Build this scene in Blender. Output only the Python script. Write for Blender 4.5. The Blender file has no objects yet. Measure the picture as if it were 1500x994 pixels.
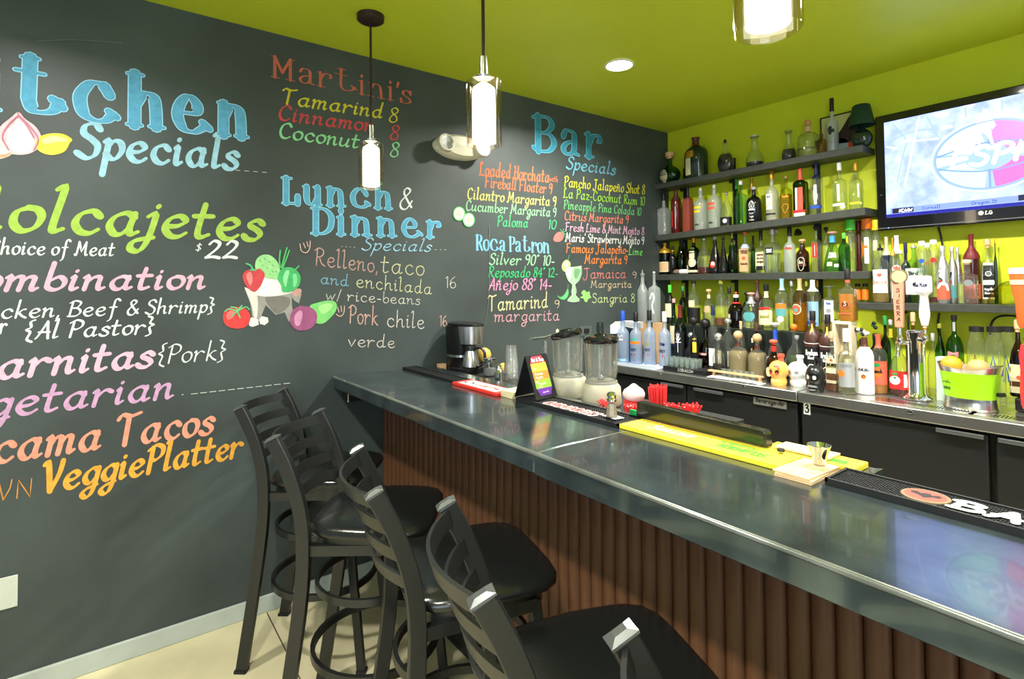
import bpy, math, random
from mathutils import Vector, Matrix
random.seed(7)
S = bpy.context.scene
COL = S.collection
# ---------------------------------------------------------------- camera
CAMP = Vector((2.7668, -3.6655, 1.5070))
CR = Vector((0.59810, 0.80136, -0.01018)).normalized()
CF = Vector((-0.80097, 0.59814, 0.02601)).normalized()
CU = CR.cross(CF).normalized()
FPX, PCX, PCY = 797.13, 750.0, 397.68
cd = bpy.data.cameras.new('camera'); cam = bpy.data.objects.new('camera', cd); COL.objects.link(cam)
cam.matrix_world = Matrix(((CR.x, CU.x, -CF.x, CAMP.x), (CR.y, CU.y, -CF.y, CAMP.y), (CR.z, CU.z, -CF.z, CAMP.z), (0, 0, 0, 1)))
cd.sensor_fit = 'HORIZONTAL'; cd.sensor_width = 36; cd.lens = FPX * 36 / 1500; cd.shift_y = -(497 - PCY) / 1500
cd.clip_start = 0.02
S.camera = cam
# ---------------------------------------------------------------- world, lights, exposure
S.view_settings.view_transform = 'Standard'; S.view_settings.look = 'None'
S.view_settings.gamma = 1; S.view_settings.use_curve_mapping = False
S.view_settings.exposure = 0.0
S.cycles.transparent_max_bounces = 28
S.cycles.max_bounces = 10
W = bpy.data.worlds.new('world'); S.world = W; W.use_nodes = True
W.node_tree.nodes['Background'].inputs[0].default_value = (0.80, 0.90, 1.0, 1)
W.node_tree.nodes['Background'].inputs[1].default_value = 0.55
def lamp(name, loc, power, size, color=(1, .95, .88), spread=math.radians(150)):
    l = bpy.data.lights.new(name, 'AREA'); l.shape = 'DISK'; l.size = size; l.energy = power; l.color = color; l.spread = spread
    o = bpy.data.objects.new(name, l); COL.objects.link(o); o.location = loc
    return o
CEIL = 2.74
DOWNLIGHTS = [(0.711, -1.364, 50), (2.0, -1.30, 50), (3.3, -1.30, 40), (0.95, -3.95, 32), (2.35, -3.95, 42), (3.8, -3.95, 40)]
for k, (x, y, e) in enumerate(DOWNLIGHTS):
    lamp('downlight_lamp', (x, y, CEIL - 0.012), e, 0.12)
FILL = lamp('window_daylight', (4.6, -5.6, 1.9), 70, 2.2, (.78, .9, 1.0), math.radians(180))
FILL.rotation_euler = (math.radians(80), 0, math.radians(42))
# ---------------------------------------------------------------- helpers
def ray(px, py):
    return (px - PCX) * CR - (py - PCY) * CU + FPX * CF
def at(px, py, ax, v):
    """the point where the line of sight of a photo pixel meets the plane x/y/z = v"""
    d = ray(px, py); i = 'xyz'.index(ax)
    return CAMP + d * ((v - CAMP[i]) / d[i])
def depth(p): return (Vector(p) - CAMP).dot(CF)
def srgb(r, g, b):
    f = lambda c: (c / 255 / 12.92) if c / 255 <= .04045 else ((c / 255 + .055) / 1.055) ** 2.4
    return (f(r), f(g), f(b), 1)
MATS = {}
def mat(name, col, rough=.5, metal=0, spec=.5, emit=None, es=1, coat=0, trans=0, ior=1.45, noise=None, bump=None, alpha=1):
    if name in MATS: return MATS[name]
    m = bpy.data.materials.new(name); m.use_nodes = True; MATS[name] = m
    nt = m.node_tree; b = nt.nodes['Principled BSDF']
    c = col if len(col) == 4 else (*col, 1)
    b.inputs['Base Color'].default_value = c; b.inputs['Roughness'].default_value = rough
    b.inputs['Metallic'].default_value = metal; b.inputs['Specular IOR Level'].default_value = spec
    b.inputs['Coat Weight'].default_value = coat; b.inputs['Transmission Weight'].default_value = trans; b.inputs['IOR'].default_value = ior
    b.inputs['Alpha'].default_value = alpha
    if emit: b.inputs['Emission Color'].default_value = emit; b.inputs['Emission Strength'].default_value = es
    if noise:   # (scale, amount, detail, stretch) varies the colour
        tc = nt.nodes.new('ShaderNodeTexCoord'); mp = nt.nodes.new('ShaderNodeMapping'); n = nt.nodes.new('ShaderNodeTexNoise')
        r = nt.nodes.new('ShaderNodeValToRGB')
        mp.inputs['Scale'].default_value = noise[3] if len(noise) > 3 else (1, 1, 1)
        n.inputs['Scale'].default_value = noise[0]; n.inputs['Detail'].default_value = noise[2] if len(noise) > 2 else 4
        nt.links.new(tc.outputs['Object'], mp.inputs['Vector']); nt.links.new(mp.outputs['Vector'], n.inputs['Vector'])
        nt.links.new(n.outputs['Fac'], r.inputs['Fac']); nt.links.new(r.outputs['Color'], b.inputs['Base Color'])
        a = noise[1]
        r.color_ramp.elements[0].position = .3; r.color_ramp.elements[1].position = .7
        r.color_ramp.elements[0].color = (c[0] * (1 - a), c[1] * (1 - a), c[2] * (1 - a), 1)
        r.color_ramp.elements[1].color = (min(1, c[0] * (1 + a)), min(1, c[1] * (1 + a)), min(1, c[2] * (1 + a)), 1)
    if bump:    # (scale, strength)
        tc = nt.nodes.new('ShaderNodeTexCoord'); n = nt.nodes.new('ShaderNodeTexNoise'); bp = nt.nodes.new('ShaderNodeBump')
        n.inputs['Scale'].default_value = bump[0]; bp.inputs['Strength'].default_value = bump[1]; bp.inputs['Distance'].default_value = .002
        nt.links.new(tc.outputs['Object'], n.inputs['Vector']); nt.links.new(n.outputs['Fac'], bp.inputs['Height'])
        nt.links.new(bp.outputs['Normal'], b.inputs['Normal'])
    return m
def thin(name, centre, edge, gloss=.55, rough=.02, frost=0, frost_col=(.8, .85, .85)):
    """thin-walled glass: clear in the middle, tinted where the wall is seen edge-on, mirror-like at grazing angles"""
    if name in MATS: return MATS[name]
    m = bpy.data.materials.new(name); m.use_nodes = True; MATS[name] = m
    nt = m.node_tree; nt.nodes.clear(); N = nt.nodes.new; L = nt.links.new
    out = N('ShaderNodeOutputMaterial'); lw = N('ShaderNodeLayerWeight'); lw.inputs['Blend'].default_value = .5
    p = N('ShaderNodeMath'); p.operation = 'POWER'; p.inputs[1].default_value = 2.2; L(lw.outputs['Facing'], p.inputs[0])
    mc = N('ShaderNodeMix'); mc.data_type = 'RGBA'; mc.inputs['A'].default_value = (*centre, 1); mc.inputs['B'].default_value = (*edge, 1)
    L(p.outputs[0], mc.inputs['Factor']); tr = N('ShaderNodeBsdfTransparent'); L(mc.outputs['Result'], tr.inputs['Color'])
    base = tr.outputs[0]
    if frost:
        df = N('ShaderNodeBsdfDiffuse'); df.inputs['Color'].default_value = (*frost_col, 1)
        tl = N('ShaderNodeBsdfTranslucent'); tl.inputs['Color'].default_value = (*frost_col, 1)
        m1 = N('ShaderNodeMixShader'); m1.inputs[0].default_value = .5; L(df.outputs[0], m1.inputs[1]); L(tl.outputs[0], m1.inputs[2])
        m2 = N('ShaderNodeMixShader'); m2.inputs[0].default_value = frost; L(base, m2.inputs[1]); L(m1.outputs[0], m2.inputs[2]); base = m2.outputs[0]
    gl = N('ShaderNodeBsdfGlossy'); gl.inputs['Roughness'].default_value = rough
    p2 = N('ShaderNodeMath'); p2.operation = 'POWER'; p2.inputs[1].default_value = 3.0; L(lw.outputs['Facing'], p2.inputs[0])
    ma = N('ShaderNodeMath'); ma.operation = 'MULTIPLY_ADD'; ma.inputs[1].default_value = gloss; ma.inputs[2].default_value = .05; L(p2.outputs[0], ma.inputs[0])
    mx = N('ShaderNodeMixShader'); L(ma.outputs[0], mx.inputs[0]); L(base, mx.inputs[1]); L(gl.outputs[0], mx.inputs[2]); L(mx.outputs[0], out.inputs[0])
    return m
def tag(o, label=None, cat=None, group=None, kind=None):
    if label: o['label'] = label
    if cat: o['category'] = cat
    if group: o['group'] = group
    if kind: o['kind'] = kind
    return o
def thing(name, label, cat, loc=(0, 0, 0), rz=0, group=None):
    o = bpy.data.objects.new(name, None); COL.objects.link(o); o.location = loc; o.rotation_euler = (0, 0, rz); o.empty_display_size = .1
    return tag(o, label, cat, group)
class MB:
    def __init__(s): s.v = []; s.f = []
    def add(s, vs, fs):
        n = len(s.v); s.v += [tuple(v) for v in vs]; s.f += [[i + n for i in f] for f in fs]; return s
    def box(s, x0, x1, y0, y1, z0, z1, M=None):
        v = [Vector(p) for p in ((x0, y0, z0), (x1, y0, z0), (x1, y1, z0), (x0, y1, z0), (x0, y0, z1), (x1, y0, z1), (x1, y1, z1), (x0, y1, z1))]
        if M: v = [M @ p for p in v]
        return s.add(v, [[3, 2, 1, 0], [4, 5, 6, 7], [0, 1, 5, 4], [1, 2, 6, 5], [2, 3, 7, 6], [3, 0, 4, 7]])
    def lathe(s, prof, n=24, c=(0, 0, 0), sq=2, d=1, caps=True, M=None):
        """prof: (r, z) or (r, z, sq); sq = superellipse power, d = depth ratio in y"""
        vs = []; fs = []; k = len(prof)
        for q in prof:
            r, z = q[0], q[1]; pw = q[2] if len(q) > 2 else sq
            for i in range(n):
                a = 2 * math.pi * (i + .5) / n; x, y = se(a, r, pw, d)
                vs.append((c[0] + x, c[1] + y, c[2] + z))
        for j in range(k - 1):
            for i in range(n):
                i2 = (i + 1) % n; fs.append([j * n + i, j * n + i2, (j + 1) * n + i2, (j + 1) * n + i])
        if caps:
            fs.append(list(range(n))[::-1]); fs.append([(k - 1) * n + i for i in range(n)])
        if M: vs = [M @ Vector(v) for v in vs]
        return s.add(vs, fs)
    def tube(s, path, ra, rb=None, n=8, up=(0, 0, 1), closed=False, rect=False, caps=True, M_=None):
        """sweep an ellipse (or rectangle) of half sizes ra (sideways), rb (along up) along a path; ra may be a list"""
        P = [Vector(p) for p in path]; m = len(P); up = Vector(up); vs = []; fs = []
        if rect: n = 4
        for i, p in enumerate(P):
            if closed: t = P[(i + 1) % m] - P[i - 1]
            else: t = P[min(i + 1, m - 1)] - P[max(i - 1, 0)]
            t.normalize(); sd = t.cross(up)
            if sd.length < 1e-4: sd = t.cross(Vector((1, 0, 0)))
            sd.normalize(); u2 = sd.cross(t)
            a_ = ra[i] if isinstance(ra, (list, tuple)) else ra; b_ = (rb[i] if isinstance(rb, (list, tuple)) else rb) if rb is not None else a_
            for j in range(n):
                if rect: cx, cy = ((1, 1), (-1, 1), (-1, -1), (1, -1))[j]
                else: an = 2 * math.pi * j / n; cx, cy = math.cos(an), math.sin(an)
                vs.append(p + sd * cx * a_ + u2 * cy * b_)
        for i in range(m if closed else m - 1):
            for j in range(n):
                j2 = (j + 1) % n; i2 = (i + 1) % m; fs.append([i * n + j, i * n + j2, i2 * n + j2, i2 * n + j])
        if caps and not closed:
            fs.append(list(range(n))[::-1]); fs.append([(m - 1) * n + j for j in range(n)])
        if M_: vs = [M_ @ v for v in vs]
        return s.add(vs, fs)
    def prism(s, pts, z0, z1, M=None):
        n = len(pts); vs = [Vector((x, y, z0)) for x, y in pts] + [Vector((x, y, z1)) for x, y in pts]
        if M: vs = [M @ v for v in vs]
        return s.add(vs, [list(range(n))[::-1], [n + i for i in range(n)]] + [[i, (i + 1) % n, n + (i + 1) % n, n + i] for i in range(n)])
    def build(s, name, m, parent=None, smooth=None, bevel=0, seg=2, kind=None, label=None):
        me = bpy.data.meshes.new(name); me.from_pydata(s.v, [], s.f); me.update()
        ms = m if isinstance(m, (list, tuple)) else [m]
        for q in ms: me.materials.append(q)
        if smooth:
            me.shade_smooth(); me.set_sharp_from_angle(angle=math.radians(smooth if smooth is not True else 40))
        o = bpy.data.objects.new(name, me); COL.objects.link(o)
        if parent: o.parent = parent
        if bevel:
            b = o.modifiers.new('bevel', 'BEVEL'); b.width = bevel; b.segments = seg; b.limit_method = 'ANGLE'
        if kind: o['kind'] = kind
        if label: o['label'] = label
        return o
def se(a, r, pw, d):
    ca, sa = math.cos(a), math.sin(a)
    q = r / (abs(ca) ** pw + abs(sa) ** pw) ** (1 / pw) if pw != 2 else r
    return q * ca, q * sa * d
def spline(pts, k=6, closed=False):
    n = len(pts)
    if n < 3 and not closed:
        a, b = pts[0], pts[-1]; return [tuple(a[j] + (b[j] - a[j]) * i / k for j in range(len(a))) for i in range(k + 1)]
    out = []
    for i in range(n if closed else n - 1):
        g = lambda j: pts[j % n] if closed else pts[max(0, min(n - 1, j))]
        p0, p1, p2, p3 = g(i - 1), g(i), g(i + 1), g(i + 2)
        for t in range(k):
            t /= k
            out.append(tuple(.5 * (2 * b + (c - a) * t + (2 * a - 5 * b + 4 * c - d) * t * t + (-a + 3 * b - 3 * c + d) * t ** 3) for a, b, c, d in zip(p0, p1, p2, p3)))
    if not closed: out.append(tuple(pts[-1]))
    return out
def poly_line(pts, k=4):
    out = []
    for a, b in zip(pts, pts[1:]):
        out += [tuple(a[j] + (b[j] - a[j]) * i / k for j in range(2)) for i in range(k)]
    return out + [tuple(pts[-1])]
# ---------------------------------------------------------------- lettering: a hand-drawn stroke alphabet
HAND = {
'a': '40,42 28,50 12,40 6,20 14,2 26,2 38,20;41,50 36,15 40,2 50,8', 'b': '12,100 8,30 10,8 24,0 38,12 40,34 28,48 12,34', 'c': '38,40 28,50 12,42 6,22 14,4 28,0 40,10',
'd': '40,42 28,50 12,40 6,20 14,2 26,2 38,20;44,100 37,20 40,2 50,8', 'e': '8,24 26,26 38,38 28,50 12,42 6,20 16,2 30,0 42,10', 'f': '46,90 36,100 26,90 22,40 18,-20 6,-36;8,48 36,50',
'g': '40,42 28,50 12,40 6,22 14,6 26,6 38,22;42,50 36,0 28,-32 14,-40 4,-28 14,-14 42,-4', 'h': '10,100 6,0;7,26 20,46 34,46 34,20 38,2 46,6', 'i': '4,44 10,50 7,12 11,1 20,8;L11,68 13,72',
'j': '2,44 14,50 8,-10 -2,-36 -16,-32 -12,-14 16,-4;L15,68 17,72', 'k': '12,100 6,0;38,48 26,44 10,22;16,26 28,10 42,0', 'l': '4,92 14,98 8,20 10,2 22,8',
'm': '0,44 8,50 5,0;7,26 18,46 30,44 27,0;28,26 40,46 52,44 50,12 54,1 62,8', 'n': '0,44 8,50 5,0;7,26 20,46 33,46 32,16 36,1 46,8', 'o': '24,50 8,40 6,16 18,0 34,8 40,30 34,46 22,50',
'p': '2,44 10,50 7,10 2,-42;8,30 20,48 34,46 38,26 28,4 16,2 7,12', 'r': '0,44 8,50 5,0;7,26 18,44 28,50 38,44', 's': '34,42 24,50 12,44 12,34 26,24 32,12 24,0 10,0 2,8',
't': '16,82 10,16 16,1 30,8;L0,52 32,54', 'u': '2,46 8,48 4,16 10,2 24,6 36,26;40,48 35,12 40,1 48,8', 'v': 'L2,48 16,0 36,50', 'w': 'L4,48 12,0 28,40 34,0 52,50', 'y': '4,48 6,20 14,4 28,8 38,24;42,48 34,-8 22,-36 6,-34',
'x': 'L2,48 38,0;L38,50 2,0', 'q': '38,42 26,50 10,40 6,20 16,4 34,14;L40,48 34,-42', 'Q': '30,90 10,74 6,36 18,2 38,2 54,30 50,74 30,90;L36,20 56,-6', 'X': 'L4,88 46,0;L46,88 4,0', 'z': 'L4,48 36,48 4,0 38,0', 'A': '2,0 12,20 34,90 ;L34,90 44,0;L10,34 46,34', 'B': '14,88 8,0;2,78 24,92 46,80 34,52 14,48;14,48 38,46 50,24 34,2 2,0', 'C': '46,74 34,90 14,76 6,40 14,8 32,0 48,14', 'D': '14,88 8,0;2,82 30,90 54,60 48,22 26,0 2,0',
'E': 'L46,88 12,88 8,0 44,0;L10,46 38,46', 'F': '12,86 8,0;0,80 20,90 50,86;L10,46 38,48', 'G': '46,74 32,90 14,76 6,40 14,6 32,0 46,12 46,38;L28,38 50,38', 'H': '4,80 14,88 8,0;46,90 42,0;L8,46 46,48', 'I': 'L10,88 8,0',
'J': '34,86 32,20 22,-10 6,-8 2,6;12,84 24,90 50,88', 'K': 'L12,90 8,0;L44,88 10,42 48,0', 'L': '26,80 18,92 10,76 10,20 2,0 24,4 46,2', 'M': '0,6 8,4 16,88;L16,88 34,22 56,88;56,88 56,20 62,0 70,6', 'N': 'L6,0 10,88 44,0 48,88',
'O': '30,90 10,74 6,36 18,2 38,2 54,30 50,74 30,90', 'P': '14,86 8,0;0,76 22,92 44,82 44,58 26,42 12,46', 'R': '14,86 8,0;0,76 22,92 44,82 42,60 26,46 12,46;24,46 34,14 52,0', 'S': '42,76 32,90 14,82 12,62 28,48 40,32 36,8 20,-2 2,10',
'T': '26,86 24,0;0,76 10,90 30,84 54,92', 'V': '0,84 10,90 24,0;24,0 42,50 48,92', 'W': 'L2,88 18,0 34,60 48,0 66,88', 'Z': 'L4,88 44,88 2,0 46,0', 'Y': 'L4,88 24,44 44,88;L24,44 22,0', 'U': '8,88 6,20 20,0 40,10 46,88',
'0': '24,88 8,70 6,20 18,0 34,12 40,60 34,82 22,88', '1': 'L8,74 20,88 18,0', '2': '8,70 20,88 38,78 34,50 4,3;4,3 26,7 46,2', '3': '8,78 24,88 36,72 18,50;18,50 40,40 36,8 18,-2 4,10', '4': 'L34,0 34,88 4,30 46,30', '5': 'L40,88 12,88 10,52;10,52 34,52 40,24 24,0 4,6',
'6': '34,88 12,60 6,20 20,0 38,14 34,42 18,44 8,28', '8': '38,80 24,90 10,76 18,54 36,36 38,10 20,0 6,14 14,40 36,62 38,80', '9': '36,70 22,88 6,74 8,52 24,46 36,62;37,80 34,30 22,0', '7': 'L4,88 42,88 16,0',
'&': '50,8 16,66 24,90 38,76 8,30 12,2 32,0 50,36', '{': '30,100 16,90 20,62 6,50 20,36 14,0 30,-14', '}': '0,100 16,90 10,62 26,50 10,36 18,0 0,-14', '$': '34,72 20,80 10,66 22,46 34,30 22,10 6,18;L22,92 20,0', "'": 'L10,92 6,72', ',': 'L8,6 3,-14', '.': 'L6,1 8,4',
'-': 'L4,28 26,28', '/': 'L2,-6 26,92', '~': '8,62 16,70 26,62 36,70', '°': '10,88 4,82 10,76 16,82 10,88', '!': 'L8,90 8,26;L8,2 8,6'}
SERIF = {
't': 'L28,98 26,24;26,24 34,6 52,4 68,10 78,24;L14,98 42,98;L4,74 52,72;L66,30 84,16', 'c': '58,58 44,70 26,66 10,42 16,12 36,0 56,2 70,14;L54,66 64,50;L62,20 78,10', 'h': 'L14,98 14,0;16,40 32,62 50,60 56,40 58,0;L0,98 30,98;L0,0 28,0;L44,0 74,0',
'e': '14,36 46,37 50,54 32,70 14,54 8,28 20,4 40,-2 56,4 70,14;L62,20 78,8', 'n': 'L12,64 12,0;14,40 28,62 46,58 52,40 54,0;L0,66 20,64;L0,0 26,0;L40,0 70,0', 'L': 'L14,90 14,0;L0,90 32,90;L2,0 54,0;L54,0 54,26', 'u': '12,64 12,20 22,2 38,4 50,22;L52,64 52,0;L0,64 18,64;L38,64 56,64;L52,0 66,0',
'D': 'L14,90 14,0;L0,90 18,90;14,90 42,88 62,64 60,24 40,2 14,0;L0,0 18,0', 'i': 'L12,62 12,0;L0,62 16,62;L0,0 26,0;L12,84 12,88', 'r': 'L12,62 12,0;L0,62 16,62;L0,0 28,0;14,34 26,58 44,62 50,48 42,44', 'B': 'L14,90 14,0;0,86 14,90 42,90 54,70 36,50 14,48;14,48 46,46 60,24 44,2 14,0 0,8',
'a': '8,48 18,64 38,60 42,42 42,8 56,0;42,36 20,30 8,14 18,0 34,4 42,18', 'M': 'L12,90 12,0;L12,90 36,26;L36,26 62,90;L62,90 62,0;L0,90 16,90;L58,90 76,90;L0,0 26,0;L48,0 78,0', 's': '42,50 28,62 12,54 14,38 34,26 42,10 26,-2 8,0 2,12;L42,60 42,46;L2,2 2,16', "'": 'L10,92 6,72',
'R': 'L12,90 12,0;0,86 14,90 42,88 48,68 34,48 12,46;L30,46 54,0;L0,0 26,0', 'o': '30,64 12,54 8,26 20,0 38,0 52,24 48,54 30,64', 'P': 'L12,90 12,0;0,86 14,90 44,88 50,66 36,46 12,44;L0,0 28,0', 'K': 'L12,90 12,0;L56,90 14,40;L24,50 58,0;L0,90 26,90;L0,0 26,0;L44,0 72,0'}
def glyph(ch, font):
    G = SERIF if (font == 'serif' and ch in SERIF) else HAND
    extra = None
    if ch == 'ñ': ch = 'n'; extra = HAND['~']
    if ch == 'Ó': ch = 'O'; extra = 'L26,98 36,108'
    s = G.get(ch, HAND.get(ch, ''))
    if extra: s += ';' + extra
    out = []
    for st in s.split(';'):
        L = st.startswith('L'); st = st.lstrip('L')
        pts = [tuple(float(q) for q in w.split(',')) for w in st.split()]
        out.append((L, pts))
    return out
def layout(text, font='hand', slant=.1, gap=9, space=26):
    x = 0; out = []; left = None
    for ch in text:
        if ch == ' ': x += space; continue
        g = glyph(ch, font); mx = max(p[0] for _, s in g for p in s)
        for L, pts in g:
            q = [(x + px + slant * py, py) for px, py in pts]
            out.append(poly_line(q, 2) if L else spline(q, 5))
        x += max(mx, 8) + gap
    return out, x - gap
def ribbon(mb, pts, wfn, fn, off=0.0):
    """flat stroke with round ends; pts in the surface's own metres, fn maps (u, v, off) to a point"""
    n = len(pts); L_ = []; R_ = []
    for i, (x, y) in enumerate(pts):
        a = pts[max(0, i - 1)]; b = pts[min(n - 1, i + 1)]; dx, dy = b[0] - a[0], b[1] - a[1]; l = math.hypot(dx, dy) or 1
        dx /= l; dy /= l; w = wfn(dx, dy) / 2
        L_.append((x - dy * w, y + dx * w)); R_.append((x + dy * w, y - dx * w))
        if i in (0, n - 1):
            sg = -1 if i == 0 else 1; cap = []
            for t in (-.7, 0, .7): cap.append((x + sg * dx * w * math.cos(t) - dy * w * math.sin(t), y + sg * dy * w * math.cos(t) + dx * w * math.sin(t)))
            if i == 0: c0 = cap
            else: c1 = cap
    k = len(mb.v); ring = L_ + c1[::-1] + R_[::-1] + c0
    e_ = 7e-6; vs = [fn(u, v, off + i * e_) for i, (u, v) in enumerate(L_)] + [fn(u, v, off + i * e_) for i, (u, v) in enumerate(R_)]
    fs = [[i, n + i, n + i + 1, i + 1] for i in range(n - 1)]
    m = len(vs)
    vs += [fn(u, v, off) for u, v in c0] + [fn(u, v, off + n * e_) for u, v in c1]
    fs += [[0, m + 2, m + 1, m, n], [2 * n - 1, m + 3, m + 4, m + 5, n - 1]]
    mb.add(vs, fs)
def nibw(w, kind):
    if kind == 'serif': return lambda dx, dy: w * (.26 + .74 * abs(dy) ** 1.6)
    if kind == 'mono': return lambda dx, dy: w
    a = math.radians(35)
    return lambda dx, dy: w * (.42 + .58 * abs(dx * math.sin(a) - dy * math.cos(a)) ** 1.2)
def write(mb, text, fn, u0, v0, width, h, font='hand', pen='nib', w=.13, slant=.1, rise=0, off=0, extra=0, prefix=''):
    """write text from (u0, v0), fitted to width, letters h high (h = 100 units)"""
    st, adv = layout(text, font, slant, 20 if pen == 'serif' and w > .15 else 9); sx = width / adv; sy = h / 100
    pw = 0
    if prefix:
        s2, a2 = layout(prefix, font, slant, 20 if pen == 'serif' and w > .15 else 9); st = [[(x - a2 - (20 if pen == 'serif' else 9), y) for x, y in s] for s in s2] + st
    for i, s in enumerate(st):
        pts = [(u0 + x * sx, v0 + y * sy + rise * x / adv) for x, y in s]
        ribbon(mb, pts, nibw(w * h + extra, pen) if not extra else (lambda dx, dy, f=nibw(w * h, pen): f(dx, dy) + extra), fn, off + (i % 4) * 2.6e-4)
def face_poly(mb, pts, fn, off, smooth=True):
    p = spline(pts, 5, True) if smooth else pts
    mb.add([fn(u, v, off) for u, v in p], [list(range(len(p)))])
# ================================================================ the setting
RX, RY = 5.2, -6.6     # how far the room goes to the right and behind the viewer
m_chalk = mat('chalkboard_paint', srgb(61, 70, 69), .5, noise=(1.5, .36, 7), bump=(90, .25))
m_green = mat('lime_wall_paint', srgb(198, 210, 34), .55, noise=(2.5, .05, 4), bump=(140, .2))
m_ceil = mat('lime_ceiling_paint', srgb(180, 196, 42), .42, noise=(2, .05, 4), bump=(160, .25))
m_floor = mat('polished_concrete', srgb(205, 197, 160), .38, noise=(3.2, .16, 8), bump=(40, .15))
m_base = mat('grey_baseboard_paint', srgb(176, 184, 176), .5, noise=(12, .06))
m_black = mat('black_metal', srgb(30, 31, 31), .42, noise=(8, .15))
wall_left = MB().box(-.15, 0, RY, .15, 0, CEIL).build('wall_left', m_chalk, kind='structure')
wall_back = MB().box(0, RX, 0, .15, 0, CEIL).build('wall_back', m_green, kind='structure')
ceiling = MB().box(-.15, RX, RY, .15, CEIL, CEIL + .1).build('ceiling', m_ceil, kind='structure')
floor = MB().box(-.15, RX, RY, .15, -.1, 0).build('floor', m_floor, kind='structure')
bb = MB().box(0, .014, RY, -2.5, 0, .078).build('baseboard_left', m_base, kind='structure', bevel=.004)
MB().box(.016, 2.2, -3.056, -3.051, -.003, .0006).build('control_joint', mat('joint', srgb(70, 62, 45), .9), floor)
# -- electrical plate low on the left wall, blank with screws
pl = thing('wall_plate', 'pale grey metal cover plate low on the chalkboard wall', 'wall plate', (0, -3.985, .333))
MB().box(0.0, .006, -.065, .065, 0, .116).build('cover', mat('plate_metal', srgb(190, 196, 184), .45), pl, bevel=.002)
for y in (-.045, .045):
    for z in (.018, .098): MB().lathe([(.003, 0), (.003, .0015), (.0015, .002)], 8, M=Matrix.Translation((.006, y, z)) @ Matrix.Rotation(math.pi / 2, 4, 'Y')).build('screw', MATS['plate_metal'], pl)
# ---------------------------------------------------------------- chalk and paint lettering on the left wall
def wallfn(u, v, off): return (.0008 + off, u, v)
def paint(name, rgb, k=0): return mat('paint_' + name, srgb(*rgb), .8, spec=.2, noise=(45, .10, 3))
def wline(text, p0, p1, hpx, rgb, font='hand', pen='nib', w=.13, slant=.12, outline=None, prefix='', label=None, chalk=False):
    A = at(*p0, 'x', 0); B = at(*p1, 'x', 0); T = at(p0[0], p0[1] - hpx, 'x', 0); h = T.z - A.z; rgb = tuple(int(q * .90) for q in rgb)
    nm = 'chalk_lettering' if chalk else 'painted_lettering'
    mb = MB(); write(mb, text, wallfn, A.y, A.z, B.y - A.y, h, font, pen, w, slant, B.z - A.z, .0013 if outline else 0, 0, prefix)
    m = mat('paint_%d_%d_%d%s' % (*rgb, 'c' if chalk else ''), srgb(*rgb), .85, spec=.2, noise=((160, .38, 2) if chalk else (40, .12, 3)))
    o = mb.build(nm, m, wall_left)
    o['label'] = label or {'Fireball Floater 9': 'orange lettering, second line of the left list under Bar', 'Roca Patron': 'light blue heading above Silver, Reposado and Anejo', "Maris' Strawberry Mojito 9": 'white lettering line about a Strawberry Mojito'}.get(text, '%s lettering reading %s' % (colour_word(rgb), text))
    if outline:
        mb = MB(); write(mb, text, wallfn, A.y, A.z, B.y - A.y, h, font, pen, w, slant, B.z - A.z, 0, .0075 if hpx > 30 else .004, prefix)
        mb.build('lettering_outline', mat('paint_%d_%d_%d' % outline, srgb(*outline), .85, spec=.2), o)
def colour_word(c):
    import colorsys
    h, s, v = colorsys.rgb_to_hsv(*[q / 255 for q in c]); h *= 360
    if s < .13: return 'white'
    if h < 12 or h > 345: return 'red' if s > .45 else 'pink'
    if h < 40: return 'orange'
    if h < 66: return 'yellow'
    if h < 100: return 'lime green'
    if h < 170: return 'green'
    if h < 215: return 'blue'
    if h < 290: return 'violet'
    return 'pink'
BLUE, LBLUE, WH, PK = (104, 182, 222), (160, 214, 240), (232, 240, 240), (244, 196, 222)
wline('tchen', (18, 163), (363, 201), 84, BLUE, 'serif', 'serif', .19, 0, LBLUE, prefix='Ki', label='large blue slab lettering reading Kitchen')
wline('Specials', (111, 229), (347, 248), 57, (168, 220, 240), 'hand', 'nib', .17, .05)
wline('olcajetes', (10, 337), (381, 351), 70, (172, 208, 92), w=.17, prefix='M', label='lime green lettering reading Molcajetes')
wline('hoice of Meat', (0, 372), (166, 374.5), 24, WH, w=.13, prefix='C', label='white lettering reading Choice of Meat')
wline('$', (285, 368), (293, 368), 13, WH, w=.12)
wline('22', (299, 378), (346, 378), 29, WH, w=.2)
wline('mbination', (5, 425), (299, 422), 41, (232, 186, 208), w=.2, prefix='Co', label='pink lettering reading Combination')
wline('cken, Beef & Shrimp}', (0, 466), (312, 457), 26, WH, w=.13, prefix='{Chi', label='white lettering reading Chicken, Beef & Shrimp')
wline('{Al Pastor}', (33, 497), (223, 488), 28, WH, w=.14)
wline('r', (-1, 488), (8, 487), 26, WH, w=.14, prefix='o', label='white lettering reading or')
wline('arnitas', (-6, 554), (221, 536), 47, PK, w=.19, prefix='C', label='pink lettering reading Carnitas')
wline('{Pork}', (228, 533), (328, 526), 30, WH, w=.09)
wline('getarian', (-22, 612), (252, 582), 48, (214, 168, 208), w=.16, prefix='Ve', label='violet lettering reading Vegetarian')
wline('cama Tacos', (-12, 678), (310, 634), 55, (250, 164, 138), w=.16, prefix='Ji', label='salmon lettering ending in cama Tacos')
wline('VN', (-8, 733), (46, 727), 31, (214, 152, 74), w=.05, pen='mono', slant=0, prefix='W', label='thin orange capital lettering ending in WN')
wline('VeggiePlatter', (59, 722), (352, 668), 47, (244, 178, 72), w=.17)
wline("Martini's", (397, 112), (601, 152), 34, (205, 112, 84), 'serif', 'serif', .13, 0)
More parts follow.
